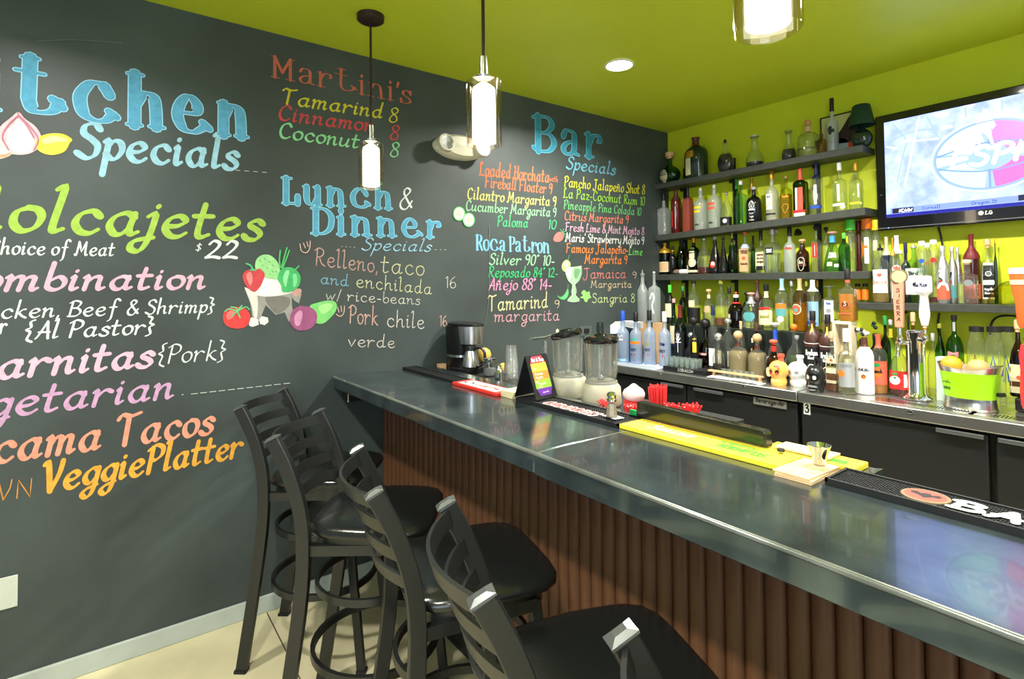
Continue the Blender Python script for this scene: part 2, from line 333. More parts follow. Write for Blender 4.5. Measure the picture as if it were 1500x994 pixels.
for t, a, b, c in (('Tamarind', (411, 151), (559, 173), (222, 210, 62)), ('Cinnamon', (406, 175), (547, 193), (218, 84, 88)), ('Coconut', (407, 201), (524, 217), (150, 228, 166))):
    wline(t, a, b, 25, c, w=.16)
for a, c, l in (((568, 178.5), (222, 210, 62), 'yellow figure 8 beside Tamarind'), ((569.5, 204), (218, 84, 88), 'red figure 8 beside Cinnamon'), ((569.5, 229), (150, 228, 166), 'green figure 8 beside Coconut')):
    wline('8', a, (a[0] + 12, a[1] + 1), 24, c, w=.11, label=l)
wline('Lunch', (413, 297), (574, 305.5), 41, (100, 178, 214), 'serif', 'serif', .18, 0, (150, 212, 236))
wline('&', (583, 305), (602, 306), 34, WH, w=.1)
wline('Dinner', (456, 341.5), (643, 347.5), 41, (100, 178, 214), 'serif', 'serif', .18, 0, (150, 212, 236))
wline('Specials', (529, 366), (630, 368), 20, (158, 206, 232), w=.12, slant=.2, label='small blue lettering reading Specials under Dinner')
CH = dict(pen='mono', slant=0, chalk=True)
wline('Relleno,', (461, 388), (552, 399), 28, (200, 160, 150), w=.06, **CH)
wline('taco', (558, 399), (621, 403.5), 29, (205, 204, 160), w=.055, **CH)
wline('and', (469, 415), (510, 419), 18, (130, 180, 205), w=.08, **CH)
wline('enchilada', (521, 420), (632, 431), 22, (212, 214, 170), w=.06, **CH)
wline('16', (651, 421), (667, 422), 19, (205, 205, 195), w=.055, **CH)
wline('w/ rice-beans', (477, 439), (615, 446), 18, (210, 208, 195), w=.07, **CH)
wline('Pork', (511, 473), (553, 476), 29, (205, 168, 158), w=.06, **CH)
wline('chile', (566, 478), (621, 481), 25, (212, 206, 196), w=.06, **CH)
wline('16', (643, 477), (654, 478), 18, (205, 168, 158), w=.07, label='pale chalk figure 16 above the coffee maker', **CH)
wline('verde', (510, 507), (578, 509), 20, (212, 206, 196), w=.07, **CH)
wline('Bar', (781, 219.5), (879, 231), 56, (64, 146, 172), 'serif', 'serif', .18, 0, (112, 190, 212))
wline('Specials', (829, 246.6), (900.5, 256), 20, (110, 180, 205), w=.16, slant=.15, label='small blue lettering reading Specials under Bar')
RT = [('Loaded Horchata', (702, 256.6), (804, 267.2), 22, (232, 124, 84)), ('with', (804.5, 265), (817, 267), 9, (232, 124, 84)), ('Fireball Floater 9', (710, 274), (808, 284), 19, (232, 124, 84)),
 ('Cilantro Margarita 9', (684, 291), (814, 302), 18, (230, 222, 118)), ('Cucumber Margarita 9', (682, 308), (814, 317.5), 17, (150, 220, 160)), ('Paloma', (728, 331), (773, 333), 17, (78, 200, 130)), ('10', (801.5, 334.7), (814, 335.5), 15, (78, 200, 130)),
 ('Pancho Jalapeño Shot 8', (826, 273), (943.7, 284.5), 17, (222, 220, 54)), ('La Paz-Coconut Rum 10', (825, 289), (944, 301), 16, (150, 212, 66)), ('Pineapple Pina Colada 10', (825.4, 305.5), (938.7, 315.5), 14.5, (112, 200, 116)),
 ('Citrus Margarita 9', (826.6, 322), (920, 327.5), 15, (232, 130, 100)), ('Fresh Lime & Mint Mojito 8', (828, 338), (942.7, 344), 14, (226, 176, 200)), ("Maris' Strawberry Mojito 9", (828, 353.5), (942.7, 358), 14.5, (232, 234, 228)),
 ('Famous Jalapeño-', (829, 369.5), (919.6, 371.5), 15, (240, 136, 66)), ('Lime', (920.6, 373), (940.7, 373.5), 12, (120, 214, 100)), ('Margarita 9', (856, 385.5), (918, 386.5), 15, (240, 136, 66))]
for t, a, b, h, c in RT: wline(t, a, b, h, c, w=.125, slant=.08)
wline('Roca Patron', (697, 365.5), (805, 370), 24, (128, 196, 232), 'serif', 'serif', .15, 0)
for t, a, b, h, c in (("Silver 90° 10-", (716, 387), (811, 388.5), 18, (160, 228, 170)), ("Reposado 84° 12-", (714.7, 405.5), (816, 406), 17, (62, 192, 118)), ("Añejo 88° 14-", (715, 424.6), (807, 423.5), 19, (240, 150, 190))): wline(t, a, b, h, c, w=.13)
for t, a, b, h, c, l in (('Jamaica', (854, 408), (916.5, 407), 17, (214, 128, 122), None), ('9', (926, 407.5), (932, 407.5), 11, (214, 190, 180), 'small chalk 9 beside Jamaica'), ('Margarita', (865, 421), (925, 421), 12, (222, 200, 160), 'pale chalk lettering reading Margarita below Jamaica'),
    ('Sangria 8', (867, 443), (929, 442.5), 15, (204, 222, 150), None), ('Tamarind', (715, 455.5), (802, 450), 25, (222, 216, 160), 'pale yellow chalk lettering reading Tamarind'), ('9', (812, 451), (819, 451), 13, (214, 200, 170), 'chalk 9 beside the chalk Tamarind'), ('margarita', (724, 471), (819, 469), 20, (216, 164, 176), None)):
    wline(t, a, b, h, c, w=.075, label=l, **CH)
# -- painted vegetables, glass and chalk marks
def pw(px, py): p = at(px, py, 'x', 0); return (p.y, p.z)
ART = [0]
def art(name, layers, label):
    """layers: (colour, [photo points], smooth); the first is the body, the others are painted over it"""
    root = None; ART[0] += 1; b0 = (ART[0] % 8) * .0005
    for i, L in enumerate(layers):
        rgb, pts = L[0], L[1]; sm = L[2] if len(L) > 2 else True
        mb = MB(); face_poly(mb, [pw(*p) for p in pts], wallfn, b0 + .00011 * i, sm)
        m = mat('art_%d_%d_%d' % rgb, srgb(*rgb), .85, spec=.2, noise=(30, .10, 4))
        o = mb.build(name if i == 0 else 'brushwork', m, root or wall_left)
        if i == 0: root = o; o['label'] = label
    return root
def strokes(name, rgb, lines, wpx, label=None, parent=None, off=.0045, mono=True):
    mb = MB()
    for ln in lines:
        P = [pw(*p) for p in ln]; s = wpx * 2.2 / 797
        ribbon(mb, spline(P, 5), lambda a, b: s, wallfn, off)
    return mb.build(name, mat('art_%d_%d_%d' % rgb, srgb(*rgb), .85, spec=.2, noise=(30, .10, 4)), parent or wall_left, label=label)
def R5(*q): return [(320 + x / 3.824, 240 + y / 3.824) for x, y in q]
def R1(*q): return [(x / 3.824, y / 3.824) for x, y in q]
def R7(*q): return [(660 + x / 4.97, 320 + y / 4.97) for x, y in q]
def ell(cx, cy, rx, ry, n=12, t=0): return [(cx + rx * math.cos(a) * math.cos(t) - ry * math.sin(a) * math.sin(t), cy + rx * math.cos(a) * math.sin(t) + ry * math.sin(a) * math.cos(t)) for a in [2 * math.pi * i / n for i in range(n)]]
art('painted_garlic', [((224, 190, 196), R1((95, 630), (60, 660), (10, 700), (-30, 760), (-20, 830), (60, 862), (150, 864), (215, 830), (232, 770), (200, 710), (140, 665), (115, 635))), ((246, 236, 232), R1((40, 770), (60, 720), (110, 680), (150, 720), (190, 790), (170, 840), (110, 858), (60, 830)))], 'painted pink and white garlic bulb under Kitchen')
strokes('garlic_lines', (190, 120, 146), [R1((100, 650), (40, 710), (15, 770), (50, 840)), R1((110, 650), (170, 710), (215, 780), (190, 840)), R1((106, 650), (150, 700), (190, 770)), R1((100, 632), (106, 650))], 1.6, 'dark pink lines on the garlic')
art('painted_garlic_clove', [((226, 222, 205), R1((-20, 780), (20, 800), (66, 850), (40, 880), (-20, 882))), ((226, 160, 130), R1((-10, 868), (30, 862), (66, 852), (40, 880), (-10, 884)))], 'painted clove at the left edge of the picture')
art('painted_lemon', [((240, 214, 84), R1((198, 810), (220, 768), (280, 748), (350, 750), (395, 772), (404, 788), (392, 800), (360, 850), (290, 868), (225, 850))), ((250, 238, 160), R1((235, 785), (290, 762), (350, 772), (380, 790), (320, 795), (260, 805)))], 'painted yellow lemon beside the garlic')
art('painted_tomato', [((206, 70, 70), R5((25, 860), (40, 815), (95, 800), (150, 808), (178, 855), (160, 905), (105, 922), (45, 905))), ((232, 120, 116), R5((45, 840), (70, 818), (95, 830), (80, 860), (50, 870)))], 'painted red tomato with green stem')
strokes('tomato_leaves', (96, 190, 130), [R5((105, 825), (60, 812), (35, 826)), R5((105, 825), (150, 800), (172, 815)), R5((105, 825), (75, 850)), R5((105, 825), (120, 860)), R5((100, 830), (130, 792)), R5((105, 825), (98, 806), (68, 800))], 2.0, 'green tomato stem leaves')
art('painted_cactus_pear', [((150, 206, 140), R5((205, 580), (212, 535), (245, 510), (290, 512), (330, 550), (345, 600), (335, 640), (280, 640), (225, 610)))], 'painted pale green spiny squash in the stone bowl')
strokes('squash_spines', (84, 150, 90), [R5((x, y), (x + 5, y + 6)) for x, y in ((230, 540), (255, 530), (280, 545), (300, 565), (245, 565), (270, 580), (300, 600), (240, 595), (320, 600), (285, 615))], 1.2, 'dark green spine marks')
art('painted_red_pepper', [((196, 74, 80), R5((135, 640), (145, 605), (180, 590), (200, 592), (235, 588), (258, 615), (250, 650), (230, 690), (200, 715), (160, 690))), ((226, 130, 130), R5((155, 620), (180, 605), (190, 640), (180, 680), (165, 660)))], 'painted red pepper in the stone bowl')
strokes('pepper_stem', (84, 180, 120), [R5((192, 595), (180, 570), (155, 558)), R5((180, 596), (192, 590), (206, 596))], 2.6, 'green stem of the red pepper')
art('painted_green_pepper', [((74, 172, 104), R5((330, 640), (350, 590), (390, 578), (430, 590), (458, 630), (450, 680), (410, 712), (360, 715), (350, 680))), ((140, 214, 156), R5((360, 640), (375, 600), (395, 600), (385, 650), (375, 690))), ((120, 204, 144), R5((415, 620), (435, 620), (440, 660), (420, 690)))], 'painted green pepper in the stone bowl')
strokes('green_onions', (84, 176, 104), [R5((345, 580), (340, 540), (345, 485)), R5((352, 582), (365, 530), (382, 470)), R5((358, 584), (375, 540), (395, 485)), R5((400, 585), (410, 600), (430, 590), (448, 572))], 2.6, 'green onion stalks standing in the stone bowl')
art('painted_stone_bowl', [((150, 148, 142), R5((148, 695), (205, 722), (290, 732), (370, 722), (440, 700), (465, 730), (450, 780), (425, 765), (410, 745), (412, 800), (425, 850), (395, 885), (370, 830), (320, 845), (265, 790), (240, 850), (232, 880), (200, 890), (188, 850), (178, 780)), False), ((212, 208, 200), R5((148, 700), (165, 715), (215, 738), (220, 800), (215, 860), (200, 860), (185, 790))), ((120, 118, 112), R5((265, 745), (370, 742), (400, 760), (390, 800), (330, 838), (285, 800))), ((226, 222, 214), R5((146, 690), (205, 712), (290, 720), (370, 712), (420, 698), (438, 700), (400, 724), (290, 742), (190, 730))), ((188, 150, 142), R5((412, 712), (440, 697), (465, 705), (455, 735), (425, 740)))], 'painted grey stone mortar bowl with legs')
art('painted_white_onion', [((238, 228, 222), R5((205, 690), (215, 650), (250, 625), (272, 610), (290, 625), (330, 640), (356, 670), (352, 718), (290, 728), (215, 720))), ((250, 246, 240), R5((230, 680), (255, 645), (275, 650), (265, 700), (240, 712)))], 'painted white onion at the front of the stone bowl')
art('painted_salt_cube', [((226, 224, 216), R5((168, 878), (185, 858), (222, 870), (225, 900), (190, 912), (172, 905)), False)], 'painted white cube left of the bowl foot')
art('painted_salt_cube', [((226, 224, 216), R5((228, 870), (242, 852), (276, 860), (280, 885), (258, 902), (232, 895)), False)], 'painted white cube right of the bowl foot')
art('painted_cucumber', [((122, 196, 112), R5((510, 800), (560, 775), (620, 764), (655, 775), (662, 805), (645, 840), (600, 885), (565, 895), (540, 880))), ((160, 220, 140), R5((560, 800), (610, 780), (640, 790), (620, 820), (580, 840)))], 'painted light green cucumber behind the purple onion')
art('painted_purple_onion', [((150, 84, 122), R5((400, 870), (415, 820), (450, 797), (465, 795), (520, 805), (550, 840), (545, 890), (505, 925), (450, 932), (410, 905))), ((196, 140, 172), R5((425, 850), (455, 820), (470, 840), (455, 900), (430, 900)))], 'painted purple onion right of the stone bowl')
for c, r, l in (((60, 810), 38, 'painted cucumber slice, the upper of two'), ((130, 855), 38, 'painted cucumber slice, the lower of two')):
    P = lambda rx, ry: [(660 + x / 4.97, 150 + y / 4.97) for x, y in ell(c[0], c[1], rx, ry, 12)]
    art('painted_cucumber_slice', [((90, 190, 100), P(44, 52)), ((206, 240, 196), P(37, 45)), ((176, 224, 166), P(20, 26))], l)
art('painted_strawberry', [((226, 110, 104), R7((748, 150), (765, 112), (795, 95), (818, 105), (822, 135), (800, 165), (765, 168)))], 'painted strawberry beside the Strawberry Mojito line')
strokes('strawberry_leaves', (80, 180, 120), [R7((812, 100), (795, 78)), R7((812, 102), (820, 76)), R7((814, 104), (836, 90)), R7((816, 108), (838, 115)), R7((816, 112), (832, 135))], 1.4, 'green strawberry leaves')
art('painted_margarita_glass', [((150, 196, 150), R7((835, 350), (890, 352), (948, 345), (950, 400), (930, 450), (905, 475), (905, 500), (912, 530), (908, 555), (935, 585), (935, 600), (890, 605), (850, 600), (852, 588), (882, 555), (878, 530), (885, 500), (884, 478), (855, 450), (836, 400)), False), ((196, 228, 196), R7((842, 362), (885, 362), (880, 400), (870, 440), (850, 410))), ((104, 150, 110), R7((900, 372), (940, 368), (938, 400), (915, 440), (900, 420)))], 'painted green goblet margarita glass')
strokes('glass_outline', (214, 236, 206), [R7((835, 350), (836, 400), (855, 450), (888, 478)), R7((948, 345), (950, 400), (930, 450), (900, 478)), R7((835, 350), (890, 356), (948, 345)), R7((850, 598), (892, 606), (936, 598)), R7((888, 478), (880, 530), (885, 556), (852, 590)), R7((900, 478), (912, 530), (905, 556), (935, 588))], 1.0, 'pale outline of the goblet')
art('painted_lime_wedge', [((176, 206, 120), R7((808, 345), (820, 315), (845, 300), (870, 320), (868, 350), (842, 352), (835, 385), (815, 375))), ((214, 232, 170), R7((822, 345), (832, 318), (850, 312), (862, 330), (845, 345)))], 'painted lime on the rim of the goblet')
art('painted_chili_pepper', [((92, 178, 110), R7((775, 560), (800, 570), (825, 555), (840, 530), (850, 510), (858, 530), (852, 565), (830, 588), (800, 585)))], 'painted green chili left of the goblet foot')
strokes('chili_stems', (92, 178, 110), [R7((850, 512), (852, 480)), R7((850, 305), (862, 265))], 1.2, 'thin green stems')
art('painted_cilantro', [((140, 206, 110), R7((940, 575), (962, 560), (950, 540), (970, 520), (990, 535), (1010, 530), (1012, 555), (1022, 575), (1000, 585), (990, 608), (972, 600), (965, 582)))], 'painted cilantro leaf right of the goblet')
strokes('chalk_mark', (205, 170, 160), [[(439, 357), (441, 367), (448, 370), (453, 364), (454, 353)], [(444, 356), (447, 363)], [(449, 354), (451, 361)]], 1.6, 'pink chalk hand mark before Relleno')
strokes('chalk_mark', (205, 170, 160), [[(492, 460), (498, 463), (503, 458), (504, 448)], [(494, 450), (496, 457)], [(499, 448), (500, 456)]], 1.6, 'pink chalk hand mark before Pork')
DL = [[(345 + k * 13, 249.3 + k * 1), (345 + k * 13 + 6, 249.8 + k * 1)] for k in range(4)] + [[(226 + k * 13.5, 582.5 - k * 1.5), (226 + k * 13.5 + (9 if k > 3 else 1.5), 581.6 - k * 1.5)] for k in range(2, 15)] + [[(500 + k * 6, 361 + k * .4), (501 + k * 6, 361 + k * .4)] for k in range(4)] + [[(637 + k * 7, 365.5), (638.5 + k * 7, 365.6)] for k in range(3)]
strokes('chalk_guide_dashes', (190, 196, 190), DL, 1.1, 'faint dashed chalk guide lines')
strokes('chalk_mark', (104, 112, 110), [[(702, 500), (711, 470), (716, 420), (716, 330)], [(55, 61), (110, 59), (180, 64)]], 1.0, 'faint chalk scuff lines on the wall')
# ================================================================ the bar
m_top = mat('dark_slate_bar_top', srgb(82, 96, 100), .17, metal=.72, spec=1.0, noise=(9, .40, 12), bump=(25, .05), coat=.3)
m_wood = mat('brown_slat_wood', srgb(94, 60, 38), .42, noise=(5, .38, 8, (6, 6, .35)))
m_dark = mat('black_paint', srgb(24, 25, 26), .5)
BT = 1.057; BF = -2.738; BB = -2.168; XB = 3.7
bar = thing('bar_counter', 'long bar counter with dark slate top over brown vertical wooden slats', 'bar counter', (0, 0, 0))
for P_ in ([(.002, BF), (1.616, BF), (1.616, BB), (.002, BB)], [(1.6185, BF), (XB, BF), (XB, -2.259), (2.236, -2.259), (2.236, BB + .016), (2.232, BB + .006), (2.222, BB), (1.6185, BB)]):
    MB().prism(P_, BT - .058, BT).build('countertop', m_top, bar, smooth=30, bevel=.006, seg=3)
MB().tube([(.003, BF + .0035, BT - .0035), (XB, BF + .0035, BT - .0035)], .0062, n=12).build('edge_highlight', mat('edge_highlight_grey', srgb(150, 156, 150), .22, metal=.7, noise=(9, .3, 5)), bar, smooth=True)  # bright highlight along the front edge, put in as a lighter grey strip
MB().box(1.616, 1.6185, BF + .004, BB, BT - .05, BT - .0012).build('seam', mat('pale_seam', srgb(186, 186, 170), .5), bar)
MB().box(.03, 2.23, -2.455, -2.2, .0, BT - .058).build('body', m_dark, bar)
MB().box(2.2301, XB, -2.455, -2.28, .0, BT - .058).build('body', m_dark, bar)
# the vertical slats, each a piece of its own
pitch = .0500; xs = .004
sl = MB(); pr = [(0, 0), (.004, -.011), (.013, -.0160), (pitch / 2, -.018), (pitch - .013, -.0160), (pitch - .004, -.011), (pitch, 0)]
vs = []; n = len(pr)
for z in (0.10, BT - .0585): vs += [(x, y, z) for x, y in pr]
sl.add(vs, [[i, i + 1, n + i + 1, n + i] for i in range(n - 1)] + [[0, n, 2 * n - 1, n - 1]])
s0 = sl.build('slat', m_wood, bar, smooth=60); s0.location = (xs, -2.464, 0)
for k in range(1, 74):
    c = s0.copy(); COL.objects.link(c); c.location = (xs + k * pitch, -2.464 + random.uniform(-.0015, .0015), 0)
MB().box(0.002, XB, -2.482, -2.456, 0, .10).build('kick_board', m_dark, bar, bevel=.003)
MB().box(.03, .10, -2.70, -2.60, BT - .118, BT - .0585).build('bracket', m_dark, bar)
MB().box(.1005, .104, -2.70, -2.695, BT - .118, BT - .0585).build('bracket_trim', mat('pale_edge', srgb(200, 190, 170), .5), bar)
# lower equipment ledge behind the top
ledge = tag(MB().box(.002, 1.72, BB + .001, -1.88, 0, 1.036).build('equipment_ledge', mat('dark_ledge', srgb(44, 46, 46), .4), bevel=.004), 'dark ledge behind the bar top carrying the coffee maker and blenders', 'ledge')
# ---------------------------------------------------------------- bar mats
def topfn(z, oy=0):
    return lambda u, v, off: (u, v, z + off)
m_rub = mat('black_rubber', srgb(26, 27, 28), .6)
def rubber_mat(x0, x1, y0, y1, label, group='black rubber bar mats', cross=True, studs=True):
    t = thing('bar_mat', label, 'bar mat', (0, 0, 0), 0, group)
    MB().box(x0, x1, y0, y1, BT + .0004, BT + .006).build('base', m_rub, t)
    mb = MB()
    for a in ((x0, x1, y0, y0 + .006), (x0, x1, y1 - .006, y1), (x0, x0 + .006, y0, y1), (x1 - .006, x1, y0, y1)): mb.box(*a, BT + .006, BT + .014)
    mb.build('rim', m_rub, t)
    if studs:
        mb = MB(); p = .0105; w = y1 - y0 - .012
        k = int((x1 - x0) / p)
        for i in range(-int(w / p), k):
            for s in (1, -1):
                a = x0 + .006 + i * p; b = a + w; ya, yb = (y0 + .006, y1 - .006) if s == 1 else (y1 - .006, y0 + .006)
                lo, hi = x0 + .006, x1 - .006
                if b < lo or a > hi: continue
                f0 = max(0, (lo - a) / w); f1 = min(1, (hi - a) / w)
                if f1 <= f0: continue
                xa, xb = a + f0 * w, a + f1 * w; y_a, y_b = ya + (yb - ya) * f0, ya + (yb - ya) * f1
                q = .0012; z0, z1 = BT + .006, BT + .0105
                mb.add([(xa - q, y_a, z0), (xa + q, y_a, z0), (xb + q, y_b, z0), (xb - q, y_b, z0), (xa - q, y_a, z1), (xa + q, y_a, z1), (xb + q, y_b, z1), (xb - q, y_b, z1)], [[4, 5, 6, 7], [0, 1, 5, 4], [1, 2, 6, 5], [2, 3, 7, 6], [3, 0, 4, 7]])
        mb.build('lattice', m_rub, t, kind='stuff')
    return t
def mat_text(parent, text, x0, y0, width, h, rgb, z, font='hand', w=.17, pen='nib', slant=.15, name='lettering', off=0):
    mb = MB(); write(mb, text, topfn(z), x0, y0, width, h, font, pen, w, slant, 0, off)
    return mb.build(name, mat('print_%d_%d_%d' % rgb, srgb(*rgb), .6), parent, label=None)
rubber_mat(.02, .585, -2.365, -2.285, 'plain black rubber bar mat nearest the chalkboard wall')
red = thing('bar_mat', 'red and white printed bar mat in front of the coffee maker', 'bar mat')
MB().box(.592, .944, -2.39, -2.285, BT + .0004, BT + .0135).build('base', mat('red_mat', srgb(226, 52, 40), .5), red, bevel=.002)
MB().box(.625, .915, -2.378, -2.297, BT + .0136, BT + .0142).build('white_panel', mat('mat_white', srgb(236, 226, 222), .5), red)
mat_text(red, 'Cuervo', .72, -2.352, .185, .05, (214, 50, 44), BT + .0146, w=.16)
mb = MB(); 
for a in ([(.64, -2.35), (.655, -2.33), (.68, -2.33), (.70, -2.345)], [(.65, -2.34), (.648, -2.36)], [(.69, -2.34), (.694, -2.362)], [(.64, -2.35), (.634, -2.342)]):
    ribbon(mb, spline(a, 4), lambda p, q: .008, topfn(BT + .0146))
mb.build('black_emblem', m_rub, red)
kr = thing('coaster_stack', 'small stack of cream paper coasters between red mat and table tent', 'coasters')
for k in range(4): MB().box(-.040, .040, -.045, .045, 0, .0065).build('coaster', mat('cream_card', srgb(226, 214, 170), .8), kr, bevel=.001).matrix_basis = Matrix.Translation((.9875, -2.325 , BT + .0005 + k * .0068)) @ Matrix.Rotation(.06 * (k - 1), 4, 'Z')
bm2 = rubber_mat(1.055, 1.585, -2.375, -2.245, 'black rubber bar mat with red and white print in front of the blenders')
mat_text(bm2, 'CAZADORES', 1.19, -2.352, .26, .048, (240, 232, 226), BT + .0112, w=.3, pen='mono')
mat_text(bm2, 'CAZADORES', 1.193, -2.349, .254, .042, (206, 52, 48), BT + .0118, w=.16, pen='mono')
yel = thing('bar_mat', 'long bright yellow bar mat with white script and green print', 'bar mat', group='yellow bar mats')
MB().box(1.588, 2.094, -2.372, -2.262, BT + .0004, BT + .014).build('base', mat('yellow_mat', srgb(246, 226, 62), .45), yel, bevel=.002)
mat_text(yel, 'Sauza', 1.665, -2.335, .155, .05, (250, 246, 214), BT + .0142, w=.17)
mat_text(yel, 'HORNITOS', 1.905, -2.345, .13, .033, (86, 208, 40), BT + .0142, w=.24, pen='mono')
mat_text(yel, 'HORNITOS', 1.89, -2.306, .11, .018, (86, 208, 40), BT + .0142, w=.24, pen='mono')
yl2 = thing('bar_mat', 'second yellow bar mat partly under the metal jigger', 'bar mat', group='yellow bar mats')
MB().box(1.99, 2.214, -2.258, -2.178, BT + .0004, BT + .014).build('base', MATS['yellow_mat'], yl2, bevel=.002)
mat_text(yl2, 'HORNITOS', 2.13, -2.24, .055, .025, (86, 208, 40), BT + .0142, w=.24, pen='mono')
nk = thing('napkin_stack', 'stack of kraft paper napkins between yellow and black mats', 'napkins')
for k in range(3): MB().box(-.042, .042, -.072, .072, 0, .0035).build('napkin', mat('kraft_paper', srgb(222, 190, 146), .85, noise=(20, .06)), nk).matrix_basis = Matrix.Translation((2.143 - .002 * k, -2.337 + .002 * k, BT + .0005 + k * .0042)) @ Matrix.Rotation(.05 * math.sin(k * 2), 4, 'Z')
MB().box(2.15, 2.175, -2.36, -2.32, BT + .0130, BT + .0133).build('green_stamp', mat('pale_green_print', srgb(170, 190, 140), .8), nk)
n2 = tag(MB().box(-.075, .06, -.032, .036, 0, .004).build('folded_napkin', MATS['kraft_paper']), 'single kraft napkin lying on the second yellow mat', 'napkin'); n2.matrix_basis = Matrix.Translation((2.092, -2.216, BT + .0162)) @ Matrix.Rotation(.02, 4, 'Z')
cap_ = tag(MB().lathe([(.0, 0), (.009, 0), (.0095, .004), (.008, .007), (0, .0075)], 16, caps=False).build('crown_cap', mat('dark_cap', srgb(50, 50, 50), .4), smooth=True), 'dark bottle cap lying on the kraft napkin', 'cap'); cap_.location = (at(1144, 660, 'z', BT + .02).x, at(1144, 660, 'z', BT + .02).y, BT + .0188)
m_steel = mat('brushed_steel', (.62, .62, .60), .25, metal=1, noise=(3, .12, 3, (40, 40, 1)))
m_chrome = mat('chrome', (.78, .78, .77), .08, metal=1)
jig = tag(MB().lathe([(.0, .0), (.013, 0), (.0145, .004), (.017, .022), (.026, .045), (.0268, .0455), (.0255, .046), (.0155, .02), (.0, .012)], 28, caps=False).build('jigger', m_chrome, smooth=True), 'small flared chrome jigger cup on the napkins', 'jigger'); jig.location = (2.148, -2.286, BT + .0146)
EX = at(1357, 727, 'z', 1.066).x; BX = at(1386, 745, 'z', 1.066).x
bac = rubber_mat(2.197, 3.25, -2.372, -2.262, 'black lattice bar mat with red bat emblem and white letters')
def ellm(parent, cx, cy, rx, ry, z, m, name):
    mb = MB(); mb.add([(cx + rx * math.cos(a), cy + ry * math.sin(a), z) for a in [2 * math.pi * i / 32 for i in range(32)]], [list(range(32))]); return mb.build(name, m, parent)
em = MB().lathe([(.042, 0), (.042, .006), (.040, .007)], 32, c=(EX, -2.317, BT + .006), d=.95).build('emblem', mat('emblem_tan', srgb(140, 118, 84), .6), bac)
ellm(em, EX, -2.317, .036, .034, BT + .0132, mat('emblem_red', srgb(196, 82, 66), .55), 'emblem_field')
mb = MB()
bat = [(-.002, .012), (.004, .014), (.01, .006), (.02, .014), (.028, .008), (.024, -.002), (.014, -.004), (.008, -.012), (.001, -.018), (-.006, -.01), (-.014, -.006), (-.026, -.002), (-.029, .008), (-.02, .014), (-.01, .006)]
mb.add([(EX + x * .95, -2.317 + y, BT + .0136) for x, y in bat], [list(range(len(bat)))]); mb.build('emblem_bat', m_rub, em)
mat_text(bac, 'BACARDI', BX, -2.345, .345, .058, (238, 238, 232), BT + .0125, w=.24, pen='mono', slant=.0)
# ---------------------------------------------------------------- things on the bar
def glass_lathe(prof, name, m, parent=None, n=24, loc=None, sq=2):
    o = MB().lathe(prof, n, caps=False, sq=sq).build(name, m, parent, smooth=50)
    if loc: o.location = loc
    return o
g_clear = thin('clear_glass', (.97, .98, .97), (.62, .68, .64))
g_cup = thin('clear_plastic', (.95, .96, .96), (.7, .72, .72), gloss=.7, rough=.08, frost=.10, frost_col=(.9, .92, .92))
# coffee maker
cm = thing('coffee_maker', 'black and steel drip coffee maker on the ledge', 'coffee maker', (.165, -2.05, 1.0365), .15); cm.scale = (1.2, 1.15, .93)
MB().lathe([(.045, 0), (.088, 0), (.09, .01), (.09, .03), (.085, .034)], 32, c=(.02, -.01, 0)).build('base', mat('black_plastic', srgb(22, 22, 23), .35), cm, smooth=True)
MB().lathe([(.062, 0, 2.6), (.062, .062, 2.6), (.0635, .064, 2.6), (.0635, .082, 2.6), (.064, .084, 2.6), (.070, .245, 2.6), (.066, .25, 2.6)], 32, c=(-.045, .01, .02)).build('water_tank', MATS['black_plastic'], cm, smooth=True)
MB().lathe([(.064, 0, 2.6), (.064, .014, 2.6)], 32, c=(-.045, .01, .083)).build('steel_band', m_steel, cm, smooth=True)
MB().lathe([(.05, .0), (.056, .003), (.064, .10), (.064, .105)], 32, c=(.045, -.005, .165)).build('brew_basket', m_steel, cm, smooth=True)
MB().lathe([(.072, 0), (.075, .004), (.074, .014), (.06, .02), (.0, .022)], 32, c=(0, .0, .0), d=.8, caps=False, M=Matrix.Translation((0, 0, .27)) @ Matrix.Scale(1.5, 4, (1, 0, 0))).build('lid', MATS['black_plastic'], cm, smooth=True)
cf = thing('coffee_carafe', 'stainless carafe with black curved handle under the coffee maker', 'carafe', (.252, -2.074, 1.0695), .35); cf.scale = (.92, .92, .94)
MB().lathe([(.048, 0), (.052, .004), (.050, .03), (.038, .07), (.028, .095)], 32, c=(0, 0, 0)).build('body', m_steel, cf, smooth=True)
MB().lathe([(.029, .0), (.034, .006), (.032, .022), (.03, .03)], 32, c=(0, 0, .0945)).build('collar', MATS['black_plastic'], cf, smooth=True)
MB().tube(spline([(.028, 0, .106), (.07, 0, .114), (.10, 0, .09), (.103, 0, .05), (.085, 0, .015), (.050, 0, .006)], 6), .007, .010, 10, up=(0, 1, 0)).build('handle', MATS['black_plastic'], cf, smooth=True)
pa = tag(MB().prism([(0, 0), (.05, -.01), (.055, .03), (.02, .05), (-.01, .035)], 0, .03).build('folded_filter_paper', mat('tan_paper', srgb(222, 180, 138), .9)), 'crumpled tan paper left of the coffee maker', 'paper'); pa.location = (.012, -2.150, 1.037)
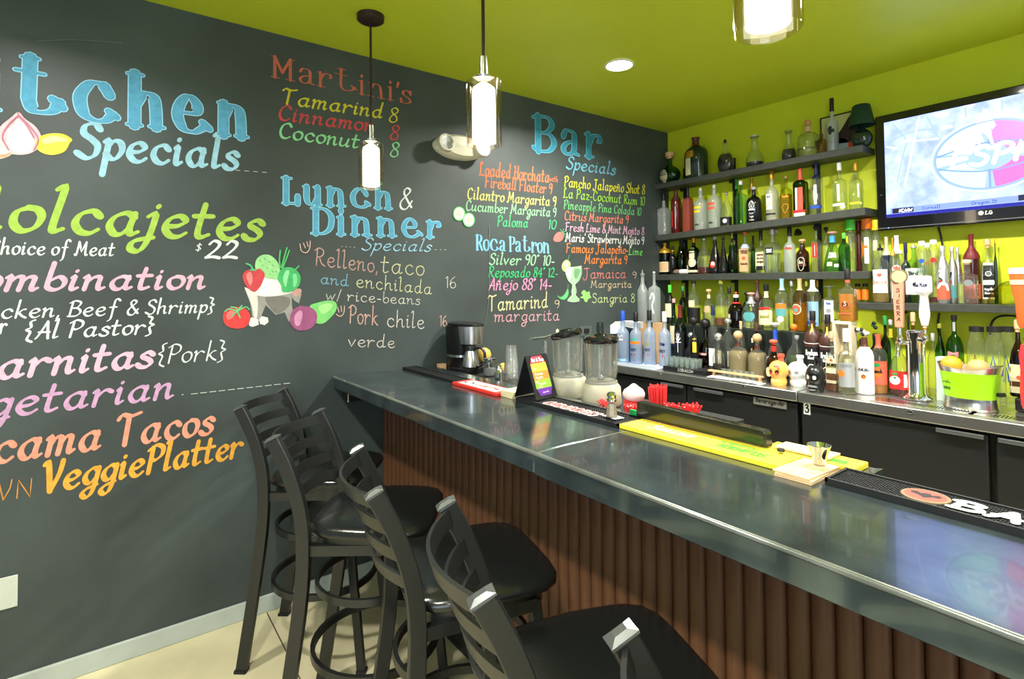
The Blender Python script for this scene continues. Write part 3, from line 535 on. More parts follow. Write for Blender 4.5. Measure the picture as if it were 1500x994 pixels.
# fruit, jars, cups behind
def citrus(name, loc, r, rgb, label, cat, grp=None):
    o = MB().lathe([(0, 0), (r * .35, .05 * r), (r * .8, .4 * r), (r, r), (r * .8, 1.6 * r), (r * .4, 1.9 * r), (.08 * r, 1.97 * r), (0, 1.93 * r)], 24, caps=False).build(name, mat('peel_%d_%d_%d' % rgb, srgb(*rgb), .45, noise=(14, .06), bump=(300, .4)), smooth=True)
    o.location = loc; return tag(o, label, cat, grp)
PX_ = at(709, 545, 'y', -1.915).x
citrus('pear', (PX_, -1.915, 1.0365 + .03), .044, (214, 176, 84), 'yellow fruit sitting behind the coffee maker handle', 'fruit')
tag(MB().lathe([(.045, 0), (.045, .026), (.04, .03)], 24).build('fruit_dish', m_dark, smooth=True), 'low black dish under the yellow fruit', 'dish').location = (PX_, -1.915, 1.0363)
j1 = thing('glass_jar', 'short glass jar with metal lid right of the carafe', 'jar', (at(717, 550, 'y', -2.05).x, -2.05, 1.0365))
glass_lathe([(0, .002), (.03, .002), (.034, .01), (.034, .07), (.03, .078)], 'body', g_clear, j1)
MB().lathe([(.032, .078), (.033, .08), (.033, .094), (.03, .096)], 24).build('lid', m_chrome, j1, smooth=True)
MB().lathe([(.029, .004), (.031, .012), (.031, .04)], 20).build('contents', mat('grey_contents', srgb(120, 122, 124), .7), j1)
J2X = at(731, 555, 'y', -2.12).x; j2 = tag(MB().lathe([(0, 0), (.022, 0), (.02, .02), (.024, .05), (.016, .062), (.012, .07), (.013, .082), (0, .09)], 24, caps=False).build('cocktail_shaker', m_chrome, smooth=True), 'small chrome shaker top standing beside the stacked cups', 'shaker'); j2.location = (J2X, -2.12, 1.0365)
lm = citrus('lemon', (at(738, 548, 'y', -1.955).x, -1.955, 1.0365), .03, (240, 190, 80), 'yellow lemon behind the stacked clear cups', 'lemon')
cs = Vector((at(749, 560, 'y', -2.03).x, -2.03, 1.0365))
for k in range(7):
    o = glass_lathe([(0, 0), (.026, 0), (.0265, .003), (.036, .10), (.038, .102)][::1], 'plastic_cup', g_cup, None, 24)
    o.scale = (1, 1, -1); o.location = cs + Vector((0, 0, .102 + k * .0115)); tag(o, '%s upturned clear plastic cup in the stack beside the table tent' % ['bottom', 'second from bottom', 'third from bottom', 'middle', 'third from top', 'second from top', 'topmost'][k], 'cup', 'stacked clear plastic cups')
# table tent
tt = thing('table_tent', 'black table tent menu with rainbow coloured drink card', 'menu card', (0, 0, 0))
A = Vector((1.068, -2.363, BT + .0005)); 
yaw = math.radians(-2)
M0 = Matrix.Translation((1.154, -2.298, BT + .0165)) @ Matrix.Rotation(math.radians(99), 4, 'Z')
Mf = M0 @ Matrix.Rotation(math.radians(-19), 4, 'X'); 
MB().box(-.062, .062, 0, .003, 0, .172, Mf).build('front_panel', mat('tent_black', srgb(28, 30, 32), .4), tt)
Mb_ = M0 @ Matrix.Translation((0, .115, 0)) @ Matrix.Rotation(math.radians(19), 4, 'X')
MB().box(-.062, .062, -.003, 0, 0, .172, Mb_).build('back_panel', MATS['tent_black'], tt)
def tentfn(u, v, off): p = Mf @ Vector((u, -.0008 - off, v)); return tuple(p)
for nm, rgb, P in (('card_red', (222, 58, 78), [(-.03, .166), (.026, .166), (.042, .138), (-.046, .138)]), ('card_yellow', (250, 206, 70), [(-.046, .138), (.042, .138), (.044, .106), (-.046, .106)]), ('card_orange', (244, 140, 56), [(-.046, .106), (.044, .106), (.044, .072), (-.046, .072)]),
        ('card_green', (140, 196, 60), [(-.046, .072), (.044, .072), (.044, .040), (-.046, .040)]), ('card_purple', (104, 44, 160), [(-.046, .040), (.044, .040), (.03, .012), (-.03, .012)])):
    mb = MB(); face_poly(mb, P, tentfn, 0, False); mb.build(nm, mat(nm, srgb(*rgb), .5), tt)
for txt, u, v, w_, h, rgb in (('Hot & Shop', -.036, .144, .07, .016, (250, 240, 240)), ('$10', -.04, .112, .018, .011, (250, 246, 200)), ('Mexican', -.036, .092, .046, .011, (250, 240, 220)), ('Mojito', -.036, .078, .04, .010, (250, 240, 220)), ('$9', -.04, .062, .01, .009, (240, 220, 210)), ('Tequila', -.03, .054, .042, .010, (240, 244, 220)), ('$10', -.03, .043, .018, .008, (250, 210, 220)), ('specials', -.016, .022, .034, .007, (230, 220, 240))):
    mb = MB(); write(mb, txt, tentfn, u, v, w_, h, w=.16, pen='mono', slant=0, off=.0003); mb.build('lettering', mat('print_%d_%d_%d' % rgb, srgb(*rgb), .6), tt)
# blenders
m_cream = mat('cream_plastic', srgb(188, 184, 162), .4)
def blender(x, y, rz, label, lidopen):
    t = thing('blender', label, 'blender', (x, y, 1.036), rz, 'bar blenders')
    MB().lathe([(.075, 0, 2.6), (.078, .006, 2.6), (.074, .07, 2.6), (.064, .082, 2.6)], 40).build('base', m_cream, t, smooth=True)
    pf = [(0, .090), (.052, .090), (.060, .096), (.062, .106), (.060, .12), (.067, .245), (.069, .25)]
    MB().lathe(pf, 40, caps=False).build('jar', thin('blender_glass', (.95, .96, .93), (.52, .54, .50), gloss=1.0, frost=.12, frost_col=(.9, .92, .84)), t, smooth=50)
    MB().lathe([(.064, .082), (.065, .086), (.063, .092), (.054, .094)], 40).build('collar', mat('smoky_collar', srgb(150, 150, 140), .3), t, smooth=True)
    for a in (-2.6, -1.9, -1.2, -.5): MB().tube([(0, -.061, .118), (0, -.0655, .235)], .006, .005, 8, M_=Matrix.Rotation(a + 1.57, 4, 'Z')).build('flute', MATS['blender_glass'], t, smooth=True)
    mb = MB().lathe([(.012, .094), (.014, .098), (.012, .108), (0, .112)], 12, caps=False)
    for a in range(4): mb.box(.004, .03, -.004, .004, .104, .1055, Matrix.Rotation(a * 1.57 + .4, 4, 'Z'))
    mb.build('blades', m_steel, t)
    LM = Matrix.Translation((.0, .0, .249)) if not lidopen else Matrix.Translation((-.005, .0, .256)) @ Matrix.Rotation(math.radians(-14), 4, 'Y')
    mb = MB().lathe([(.050, -.012), (.066, -.008), (.071, .0), (.0715, .010), (.064, .018), (.03, .021), (.024, .028), (.0, .03)], 40, M=LM, caps=False); mb.build('lid', mat('smoked_black_lid', srgb(26, 28, 28), .12, coat=.5), t, smooth=True)
    MB().tube([(.0, .068, .22), (.0, .105, .225), (.0, .112, .19), (.0, .105, .14), (.0, .064, .125)], .007, .009, 8).build('handle', g_clear, t, smooth=True)
    return t
blender(at(833, 590, 'y', -2.07).x, -2.07, .5, 'left blender with its black lid tilted open', True)
b2 = blender(at(881, 594, 'y', -2.08).x, -2.08, 1.0, 'right blender with glass jar and closed black lid', False)
MB().lathe([(.014, .278), (.016, .282), (.014, .32), (.012, .322)], 16).build('lid_plug', thin('smoky_plug', (.5, .52, .5), (.3, .32, .3)), b2, smooth=True)
lv = thing('juicer_lever', 'chrome handle with ball end behind the table tent', 'juicer', (at(799, 540, 'y', -1.93).x, -1.93, 1.0362), .2)
MB().lathe([(.03, 0), (.03, .008), (.008, .012), (.008, .2)], 20).build('post', m_chrome, lv, smooth=True)
MB().tube([(-.10, 0, .20), (0, 0, .215), (.07, 0, .235)], .005, .007, 8).build('arm', m_chrome, lv, smooth=True)
MB().lathe([(0, 0), (.012, .003), (.015, .015), (.013, .03), (.008, .036), (0, .038)], 20, c=(.075, 0, .222), caps=False).build('knob', m_chrome, lv, smooth=True)
# salt shaker, napkin, straws, tray
ss = thing('salt_shaker', 'glass salt shaker with chrome top on the black mat', 'shaker', (1.513, -2.325, BT + .0152))
MB().lathe([(.0, 0), (.0195, 0), (.021, .003), (.016, .046), (.014, .05)], 8, caps=False).build('glass', g_clear, ss)
MB().lathe([(.0, .001), (.0182, .001), (.0195, .004), (.0152, .043), (0, .044)], 8, caps=False).build('pepper', mat('ground_pepper', srgb(150, 134, 108), .9, noise=(260, .5)), ss)
MB().lathe([(.0145, .05), (.0165, .052), (.0165, .058), (.0135, .061), (.0155, .066), (.0165, .072), (.011, .08), (.0, .083)], 20, caps=False).build('chrome_top', m_chrome, ss, smooth=True)
sd = tag(MB().prism([(-.034, -.02), (.03, -.026), (.036, .012), (-.026, .022)], 0, .0008).build('paper_slip', mat('white_paper', srgb(236, 238, 236), .8)), 'white paper slip under the salt shaker', 'paper'); sd.location = (1.513, -2.315, BT + .0142)
tr = thing('garnish_tray', 'long glossy black bar caddy lid behind the yellow mat', 'tray', (0, 0, 0))
Mt = Matrix.Translation((1.562, -2.262, BT + .0152)) @ Matrix.Rotation(math.radians(-1), 4, 'Z')
MB().prism([(0, 0), (0, .050), (.435, .044), (.442, .038), (.446, 0)], -.012, .022, Mt @ Matrix.Rotation(math.radians(90), 4, 'X') @ Matrix.Rotation(math.radians(-14) * 0, 4, 'X')).build('lid', mat('glossy_black_plastic', srgb(34, 36, 28), .18, coat=.4), tr, bevel=.006, seg=3)
tr.location = (0, .024, -.0005)
m_red = mat('red_straw_plastic', srgb(240, 62, 62), .4)
def straws(px, py_top, y, n, rad, spread, lean, label):
    top = at(px, py_top, 'y', y); h = top.z - 1.0365
    t = thing('straw_holder', label, 'straws', (top.x, y, 1.0365), 0, 'red straws in holders')
    ch = h * .35
    MB().lathe([(rad * .9, 0), (rad, .002), (rad + .003, ch), (rad + .001, ch)], 20).build('holder', m_dark, t)
    for i in range(n):
        a = i * 2.4; r = rad * .9 * math.sqrt((i + .5) / n); x, y_ = r * math.cos(a), r * math.sin(a)
        tip = (x * (1 + spread) + lean * .02, y_ * (1 + spread), h * random.uniform(.93, 1.03))
        MB().tube([(x * (.9 - .3 * min(1, spread)), y_ * .8, ch * .5), tip], .0034, n=6).build('straw', m_red, t, smooth=True)
straws(963, 564, -2.05, 38, .036, .0, 0, 'tall upright bundle of red drinking straws behind the black caddy lid')
straws(925, 592, -2.135, 26, .026, .35, .2, 'short red cocktail straws right behind the salt shaker')
straws(892, 587, -2.146, 12, .016, 1.6, -1.0, 'short red cocktail straws leaning left behind the salt shaker')
straws(980, 590, -2.13, 16, .020, .7, .8, 'short red straws right of the tall bundle')
straws(1008, 591, -2.12, 20, .022, .8, .6, 'rightmost bundle of short red straws beside the caddy lid')
CLX = at(929, 600, 'y', -2.06).x
cl = tag(MB().lathe([(.03, 0), (.040, .01), (.043, .024), (.036, .038), (.020, .049), (.007, .060), (0, .062)], 9, caps=False).build('bar_cloth', mat('white_cloth', srgb(240, 232, 228), .9), smooth=True), 'white cloth mound among the red straws', 'cloth'); cl.location = (CLX, -2.06, 1.0363 + .035)
tag(MB().lathe([(.038, 0), (.038, .033)], 20).build('cloth_bowl', m_red, smooth=True), 'low red bowl holding the white cloth', 'bowl').location = (CLX, -2.06, 1.0363)
gt = tag(MB().box(0, .03, 0, .012, 0, .018).build('green_eraser', mat('green_plastic', srgb(20, 150, 80), .5), bevel=.002), 'small green and white block left of the caddy lid', 'block'); gt.location = (1.527, -2.255, BT + .0145)
# ================================================================ bar stools
m_post = mat('black_powder_coat', srgb(26, 28, 27), .36, spec=.6)
m_seat = mat('black_vinyl', srgb(22, 24, 23), .2, spec=.6, bump=(120, .15))
def make_stool(label):
    t = thing('bar_stool', label, 'bar stool', group='black ladder back bar stools')
    hw = .187
    path = spline([(0, -.275, .0), (0, -.235, .25), (0, -.198, .5), (0, -.186, .66), (0, -.195, .80), (0, -.235, .93), (0, -.285, 1.03)], 5)
    for s in (-1, 1):
        MB().tube([(s * hw, y, z) for _, y, z in path], .0135, .021, rect=True, up=(0, 1, 0)).build('rear_post', m_post, t, bevel=.003)
        MB().add([(sx * .0148 * q, sy * .0225 * q, zz_) for q, zz_ in ((1, 0), (1, .004), (.45, .010)) for sx, sy in ((-1, -1), (1, -1), (1, 1), (-1, 1))], [[3, 2, 1, 0]] + [[r * 4 + i, r * 4 + (i + 1) % 4, r * 4 + 4 + (i + 1) % 4, r * 4 + 4 + i] for r in (0, 1) for i in range(4)] + [[8, 9, 10, 11]]).build('post_cap', mat('worn_cap', srgb(96, 100, 98), .25, metal=.5), t).matrix_basis = Matrix.Translation((s * hw, -.2845, 1.0295)) @ Matrix.Rotation(.45, 4, 'X')
        MB().tube([(s * .155, .13, .685), (s * .165, .16, .4), (s * .18, .20, .0)], .0125, .016, rect=True, up=(0, 1, 0)).build('front_leg', m_post, t, bevel=.003)
        MB().tube([(s * .165, .13, .68), (s * .178, -.18, .68)], .011, .016, rect=True).build('side_rail', m_post, t)
        MB().box(s * hw - .017, s * hw + .017, -.298, -.252, 0.0005, .012).build('rear_foot', mat('rubber_foot', srgb(20, 20, 20), .7), t)
        MB().box(s * .18 - .016, s * .18 + .016, .182, .220, 0.0005, .012).build('front_foot', MATS['rubber_foot'], t)
    def ypost(z):
        for a, b in zip(path, path[1:]):
            if a[2] <= z <= b[2]: return a[1] + (b[1] - a[1]) * (z - a[2]) / (b[2] - a[2])
    for k in range(4):
        z = 1.005 - k * .067; y0 = ypost(z); bow = .068
        P = [(x, y0 - bow * (1 - (x / hw) ** 2), z) for x in [hw * (-1 + 2 * i / 14) for i in range(15)]]
        MB().tube(P, .004, .0175, rect=True, up=(0, -.3, 1)).build('back_slat', m_post, t, smooth=50)
    # seat: flat rounded cushion, narrower at the back
    def shape(r, z, sc):
        out = []
        for i in range(40):
            a = 2 * math.pi * i / 40; x, y = se(a, 1, 5, 1); w = .205 - .022 * (-y) if y < 0 else .205
            rr = sc; out.append((x * w * rr, y * .205 * rr + .005, z))
        return out
    lv_ = [(.93, .716), (.98, .719), (1.0, .726), (.998, .734), (.97, .744), (.90, .751), (.7, .758), (.35, .762)]
    vs = []; fs = []
    for sc, z in lv_: vs += shape(0, z, sc)
    for j in range(len(lv_) - 1):
        for i in range(40): fs.append([j * 40 + i, j * 40 + (i + 1) % 40, (j + 1) * 40 + (i + 1) % 40, (j + 1) * 40 + i])
    fs.append(list(range(40))[::-1]); fs.append([(len(lv_) - 1) * 40 + i for i in range(40)])
    MB().add(vs, fs).build('seat', m_seat, t, smooth=True)
    MB().lathe([(.175, .662, 4), (.18, .666, 4), (.18, .7155, 4)], 40).build('seat_frame', m_post, t, smooth=30)
    ring = [(.208 * math.cos(a), -.01 + .208 * math.sin(a), .30) for a in [2 * math.pi * i / 40 for i in range(40)]]
    MB().tube(ring, .007, .0125, rect=True, closed=True).build('foot_ring', m_post, t, smooth=50)
    ring = [(.185 * math.cos(a), -.02 + .185 * math.sin(a), .52) for a in [2 * math.pi * i / 40 for i in range(40)]]
    MB().tube(ring, .006, .012, rect=True, closed=True).build('upper_ring', m_post, t, smooth=50)
    return t
def copy_tree(o, parent=None):
    c = o.copy(); COL.objects.link(c)
    if parent: c.parent = parent
    for ch in [q for q in BY_PARENT.get(o.name, [])]: copy_tree(ch, c)
    return c
st0 = make_stool('black bar stool against the chalkboard wall, farthest from the viewer')
BY_PARENT = {}
for o in COL.objects:
    if o.parent: BY_PARENT.setdefault(o.parent.name, []).append(o)
STOOLS = [((.22, -3.115), 51.4, None), ((.775, -3.12), 51.4, 'second black bar stool from the wall, its ladder back beside the bar end'),
          ((1.375, -3.115), 75, 'middle black bar stool, seat front nearly touching the brown slats'), ((1.885, -3.13), 68.5, 'fourth black bar stool from the wall with silver capped back posts'),
          ((2.425, -3.165), 69, 'nearest black bar stool, only one back post in view')]
for (c, ang, lab) in STOOLS:
    o = st0 if lab is None else copy_tree(st0)
    a = math.radians(ang); f = (math.cos(a), math.sin(a)); o.location = (c[0] + .283 * f[0], c[1] + .283 * f[1], 0); o.rotation_euler = (0, 0, a - math.pi / 2)
    if lab: o['label'] = lab
# ================================================================ lights in view
m_glow = mat('glowing_white_glass', (1, .95, .85), .4, emit=(1, .93, .80, 1), es=9)
for k, (x, y, e) in enumerate(DOWNLIGHTS):
    t = thing('downlight', ['recessed ceiling downlight in view above the back bar', 'recessed downlight to the right above the back bar', 'recessed downlight at the far right of the back bar', 'recessed downlight above the stools by the chalkboard', 'recessed downlight above the near stools', 'recessed downlight behind the viewer to the right'][k], 'ceiling light', (x, y, CEIL), 0, 'recessed ceiling downlights')
    MB().lathe([(.082, -.001), (.082, -.005), (.072, -.007), (.070, -.001)], 32, caps=False).build('trim_ring', mat('white_trim', srgb(225, 225, 220), .4), t, smooth=True)
    MB().lathe([(0, -.002), (.069, -.002), (.069, -.0035), (0, -.0035)], 32, caps=False).build('lens', mat('downlight_lens', (1, 1, 1), .4, emit=(1, .97, .92, 1), es=30), t)
g_pend = thin('pendant_glass', (.97, .93, .86), (.93, .84, .70), gloss=.5, rough=.05)
m_bronze = mat('dark_bronze', srgb(52, 40, 34), .45, metal=.4)
for x, y, lab in ((.433, -2.71, 'glass cylinder pendant lamp farthest from the viewer, in front of the chalkboard'), (1.34, -2.705, 'middle glass cylinder pendant lamp over the bar'), (2.278, -2.73, 'nearest glass cylinder pendant lamp, cut off by the top of the picture')):
    t = thing('pendant_lamp', lab, 'pendant lamp', (x, y, CEIL), 0, 'glass pendant lamps over the bar')
    zb = 1.952 - CEIL; zt = 2.155 - CEIL
    MB().lathe([(.0, -.028), (.052, -.028), (.060, -.022), (.061, -.001), (0, 0)], 32, caps=False).build('canopy', m_bronze, t, smooth=True)
    MB().lathe([(.0055, -.028), (.0055, zt + .07)], 10).build('rod', m_bronze, t, smooth=True)
    MB().lathe([(.012, zt + .035), (.013, zt + .05), (.012, zt + .082), (.008, zt + .086)], 20).build('socket_cap', mat('nickel', (.5, .5, .46), .25, metal=1), t, smooth=True)
    MB().lathe([(.012, zt - .005), (.024, zt + .012), (.025, zt + .02), (.013, zt + .026), (.013, zt + .034)], 20).build('glass_neck', MATS['nickel'], t, smooth=True)
    MB().lathe([(.012, zt), (.0565, zt), (.0565, zb + .003), (.055, zb), (.0535, zb + .003), (.0535, zt - .003)], 40, caps=False).build('glass_cylinder', g_pend, t, smooth=50)
    MB().lathe([(0, zt - .006), (.020, zt - .008), (.035, zt - .02), (.037, zt - .03), (.037, zb + .012), (.0, zb + .010)], 32, caps=False).build('diffuser', m_glow, t, smooth=50)
# emergency light on the chalkboard wall
el = thing('emergency_light', 'white oval emergency light with two lamp heads on the chalkboard wall', 'emergency light', (0, 0, 0))
MB().lathe([(.17, 0), (.172, .02), (.165, .05), (.13, .072), (.0, .078)], 40, d=.42, M=Matrix.Translation((.001, -1.995, 2.325)) @ Matrix.Rotation(math.pi / 2, 4, 'Z') @ Matrix.Rotation(math.pi / 2, 4, 'X'), caps=False).build('housing', mat('off_white_plastic', srgb(204, 200, 178), .4), el, smooth=True)
for y in (-2.118, -1.872):
    M_ = Matrix.Translation((.058, y, 2.322)) @ Matrix.Rotation(math.radians(80), 4, 'Y')
    h = MB().lathe([(.046, 0), (.052, .01), (.050, .035), (.044, .036), (.04, .028), (0, .024)], 28, M=M_, caps=False).build('lamp_head', MATS['off_white_plastic'], el, smooth=True)
    MB().lathe([(0, .031), (.03, .033), (.043, .0345)], 28, M=M_, caps=False).build('lens', mat('faceted_lens', srgb(120, 122, 114), .12, bump=(160, 1.0), metal=.6), h, smooth=True)
MB().lathe([(.003, 0), (.0, .002)], 8, M=Matrix.Translation((.075, -1.965, 2.30)) @ Matrix.Rotation(math.pi / 2, 4, 'Y')).build('indicator', mat('red_led', (1, .1, .05), emit=(1, .2, .1, 1), es=3), el)

wp2 = thing('wall_plate', 'small grey outlet plate on the chalkboard behind the blenders', 'wall plate', (0, 0, 0))
a_, b_ = at(849, 492, 'x', 0), at(866, 477, 'x', 0)
MB().box(.0005, .006, a_.y, b_.y, a_.z, b_.z).build('cover', mat('grey_plate', srgb(84, 90, 90), .4), wp2, bevel=.002)
MB().box(.006, .02, (a_.y + b_.y) / 2 - .02, (a_.y + b_.y) / 2 + .02, a_.z + .02, a_.z + .05).build('plug', m_dark, wp2, bevel=.002)
# ================================================================ back bar
m_cool = mat('black_cooler_vinyl', srgb(26, 27, 28), .45, bump=(200, .3))
m_sst = mat('stainless_top', (.46, .46, .44), .28, metal=.9, noise=(3, .12, 4, (2, 30, 1)))
CT = .930
def cooler(x0, x1, doors, label):
    t = thing('bar_cooler', label, 'cooler', (0, 0, 0), 0, 'black back bar coolers')
    MB().box(x0, x1, -.66, -.06, .0, CT - .062).build('cabinet', m_cool, t, bevel=.003)
    MB().box(x0, x1, -.717, -.06, CT - .055, CT).build('steel_top', m_sst, t, smooth=30, bevel=.005)
    MB().box(x0, x1, -.70, -.66, CT - .062, CT - .0555).build('shadow_gap', m_dark, t)
    for a, b, h0, h1 in doors:
        d = MB().box(a, b, -.70, -.661, .10, CT - .070).build('door', m_cool, t, bevel=.005)
        MB().tube([(h0, -.712, CT - .078), (h1, -.712, CT - .078)], .006, .009, rect=True).build('handle', mat('grey_handle', srgb(130, 134, 136), .3, metal=.7), d, bevel=.002)
    MB().box(x0 + .01, x1 - .01, -.69, -.66, .0, .095).build('kick_grille', m_dark, t)
    return t
c1 = cooler(.03, 1.338, [(.04, .63, .45, .62), (.64, 1.33, .70, .90)], 'left black back bar cooler with small grey name badge')
c2 = cooler(1.342, 3.9, [(1.352, 2.115, 1.94, 2.105), (2.14, 2.95, 2.15, 2.34), (2.975, 3.88, 3.0, 3.2)], 'right black back bar cooler under the beer taps')
bd = MB().box(1.088, 1.275, -.706, -.7005, .822, .862).build('badge', mat('badge_grey', srgb(150, 150, 140), .35, metal=.5), c1, bevel=.001)
def frontfn(y): return lambda u, v, off: (u, y - off, v)
def front_text(parent, text, x, z, w_, h, y, rgb, font='hand', pen='mono', wt=.13, slant=0, name='lettering'):
    mb = MB(); write(mb, text, frontfn(y), x, z, w_, h, font, pen, wt, slant, 0, .0002)
    return mb.build(name, mat('print_%d_%d_%d' % rgb, srgb(*rgb), .6), parent)
front_text(bd, 'Beverage-Air', 1.10, .838, .165, .026, -.7062, (24, 24, 22), wt=.16, slant=.1)
st = MB().box(1.364, 1.398, -.7015, -.7005, .815, .875).build('number_sticker', mat('sticker_white', srgb(236, 238, 234), .6), c2)
front_text(st, '3', 1.371, .826, .018, .045, -.7017, (18, 18, 20), wt=.17)
for x in (.448, 1.04):
    MB().lathe([(0, .006), (.006, .005), (.008, .0)], 16, caps=False, M=Matrix.Translation((x, -.7172, CT - .012)) @ Matrix.Rotation(math.pi / 2, 4, 'X')).build('door_lock', m_chrome, c1, smooth=True)
MB().lathe([(0, .004), (.006, .004), (.009, .003), (.010, .0)], 16, caps=False, M=Matrix.Translation((1.846, -.7172, CT - .016)) @ Matrix.Rotation(math.pi / 2, 4, 'X')).build('door_lock', m_chrome, c2, smooth=True)
for xa, xb in ((1.72, 2.06), (2.10, 2.46)):
    MB().box(xa - .06, xb, -.668, -.556, CT + .0003, CT + .0025).build('drip_tray', mat('bright_steel', (.7, .7, .68), .22, metal=1), c2, bevel=.001)
    mb = MB()
    for k in range(int((xb - xa) / .0125) - 2): mb.box(xa + .02 + k * .0125, xa + .0255 + k * .0125, -.640, -.585, CT + .0026, CT + .0031)
    mb.build('drain_slots', m_dark, c2, kind='stuff')
# shelves
m_shelf = mat('charcoal_shelf', srgb(60, 64, 58), .5, noise=(30, .15))
def zs1(x): return 2.297
def zs2(x): return 1.893 + .0285 * x
def zs3(x): return 1.584 - .009 * x
def zs4(x): return 1.391
def shelf(x0, x1, zf, th, label):
    t = thing('wall_shelf', label, 'shelf', (0, 0, 0), 0, 'charcoal bottle shelves')
    d = .192; mb = MB(); z0, z1 = zf(x0), zf(x1)
    v = [(x0, -d, z0 - th), (x1, -d, z1 - th), (x1, -.012, z1 - th), (x0, -.012, z0 - th), (x0, -d, z0), (x1, -d, z1), (x1, -.012, z1), (x0, -.012, z0)]
    mb.add(v, [[3, 2, 1, 0], [4, 5, 6, 7], [0, 1, 5, 4], [1, 2, 6, 5], [2, 3, 7, 6], [3, 0, 4, 7]]); mb.build('board', m_shelf, t, bevel=.002)
    for bx in [q for q in (.16, .58, 1.16, 1.62, 2.2) if x0 < q < x1]:
        MB().box(bx - .009, bx + .009, -.06, -.012, zf(bx) - th - .022, zf(bx) - th - .0005).build('bracket', m_dark, t)
    return t
shelf(.004, 1.487, zs1, .040, 'top charcoal wall shelf below the ceiling'); shelf(.004, 1.492, zs2, .045, 'second charcoal wall shelf from the top')
shelf(.004, 1.500, zs3, .045, 'third charcoal wall shelf, above the counter bottles'); shelf(1.445, 3.4, zs4, .040, 'lower charcoal shelf behind the beer taps, under the television')
for k, bx in enumerate((.16, .58, 1.16)):
    tag(MB().box(bx - .012, bx + .012, -.011, -.0005, 1.25, 2.42).build('shelf_standard', m_dark), ['black vertical shelf rail nearest the corner', 'black vertical shelf rail in the middle of the shelves', 'black vertical shelf rail toward the television'][k], 'shelf rail', 'black shelf rails')
# riser for the rear bottle row
rs = tag(MB().box(.25, 1.38, -.335, -.05, CT + .0005, 1.213).build('bottle_riser', mat('dark_green_riser', srgb(34, 42, 38), .4), bevel=.004), 'dark step riser carrying the rear row of counter bottles', 'riser')
# ---------------------------------------------------------------- television
tv = thing('television', 'wall mounted flat television with glossy black frame above the lower shelf', 'television', (0, 0, 0))
TX0, TX1, TZ0, TZ1, TY = 1.521, 2.70, 1.800, 2.462, -.10
m_bez = mat('glossy_black_bezel', srgb(16, 16, 18), .12, coat=.6)
MB().box(TX0 + .04, TX1 - .04, -.085, -.03, TZ0 + .05, TZ1 - .05).build('back_shell', m_dark, tv)
MB().box(2.0, 2.2, -.03, -.0005, 2.0, 2.3).build('wall_mount', m_dark, tv)
fr = MB().prism([(TX0, TZ0), (TX1, TZ0), (TX1, TZ1), (TX0, TZ1)], .0, .03, Matrix.Translation((0, -.072, 0)) @ Matrix.Rotation(math.pi / 2, 4, 'X')).build('bezel', m_bez, tv, bevel=.006, seg=3)
SX0, SX1, SZ0, SZ1 = TX0 + .047, TX1 - .047, TZ0 + .072, TZ1 - .045
ms = bpy.data.materials.new('screen_picture'); ms.use_nodes = True; nt = ms.node_tree; b = nt.nodes['Principled BSDF']; b.inputs['Base Color'].default_value = (.01, .01, .012, 1); b.inputs['Roughness'].default_value = .3
tc = nt.nodes.new('ShaderNodeTexCoord'); n_ = nt.nodes.new('ShaderNodeTexNoise'); n_.inputs['Scale'].default_value = 16; n_.inputs['Detail'].default_value = 7; rp = nt.nodes.new('ShaderNodeValToRGB')
rp.color_ramp.elements[0].position = .3; rp.color_ramp.elements[0].color = (.22, .30, .88, 1); rp.color_ramp.elements[1].position = .68; rp.color_ramp.elements[1].color = (.42, .50, 1.0, 1)
nt.links.new(tc.outputs['Object'], n_.inputs['Vector']); nt.links.new(n_.outputs['Fac'], rp.inputs['Fac']); nt.links.new(rp.outputs['Color'], b.inputs['Emission Color']); b.inputs['Emission Strength'].default_value = 2.3
YS = -.1032
scr = MB().box(SX0, SX1, YS + .001, YS, SZ0, SZ1).build('screen', ms, tv)
def em(name, rgb, s=1.15): return mat(name, (.01, .01, .01), .3, emit=(*[q ** 1.8 for q in srgb(*rgb)[:3]], 1), es=s * 2.1)
def tvp(px, py): p = at(px, py, 'y', YS); return (p.x, p.z)
def tv_poly(name, rgb, P, lay, s=1.15, smooth=True, px=True):
    mb = MB(); face_poly(mb, [tvp(*p) for p in P] if px else P, frontfn(YS), .0003 * lay, smooth); return mb.build(name, em('screen_%d_%d_%d' % rgb, rgb, s), scr)
def tv_line(name, rgb, lines, w_, lay, s=1.15, px=True):
    mb = MB()
    for ln in lines: ribbon(mb, spline([tvp(*p) for p in ln] if px else ln, 6), lambda a, c: w_, frontfn(YS), .0003 * lay)
    return mb.build(name, em('screen_%d_%d_%d' % rgb, rgb, s), scr)
def Z(x, y): return (1270 + x / 4.517, 120 + y / 4.517)
cxo, czo = tvp(1449, 226); rx, rz = .238, .182
def OV(k, a): return (cxo + rx * k * math.cos(a), czo + rz * k * math.sin(a))
def sector(a0, a1, k0, k1, n=14): return [OV(k1, a0 + (a1 - a0) * i / n) for i in range(n + 1)] + [OV(k0, a1 + (a0 - a1) * i / n) for i in range(n + 1)]
pi = math.pi
tv_poly('logo_disc', (176, 196, 240), [OV(1.0, 2 * pi * i / 40) for i in range(40)], 1, px=False, smooth=False)
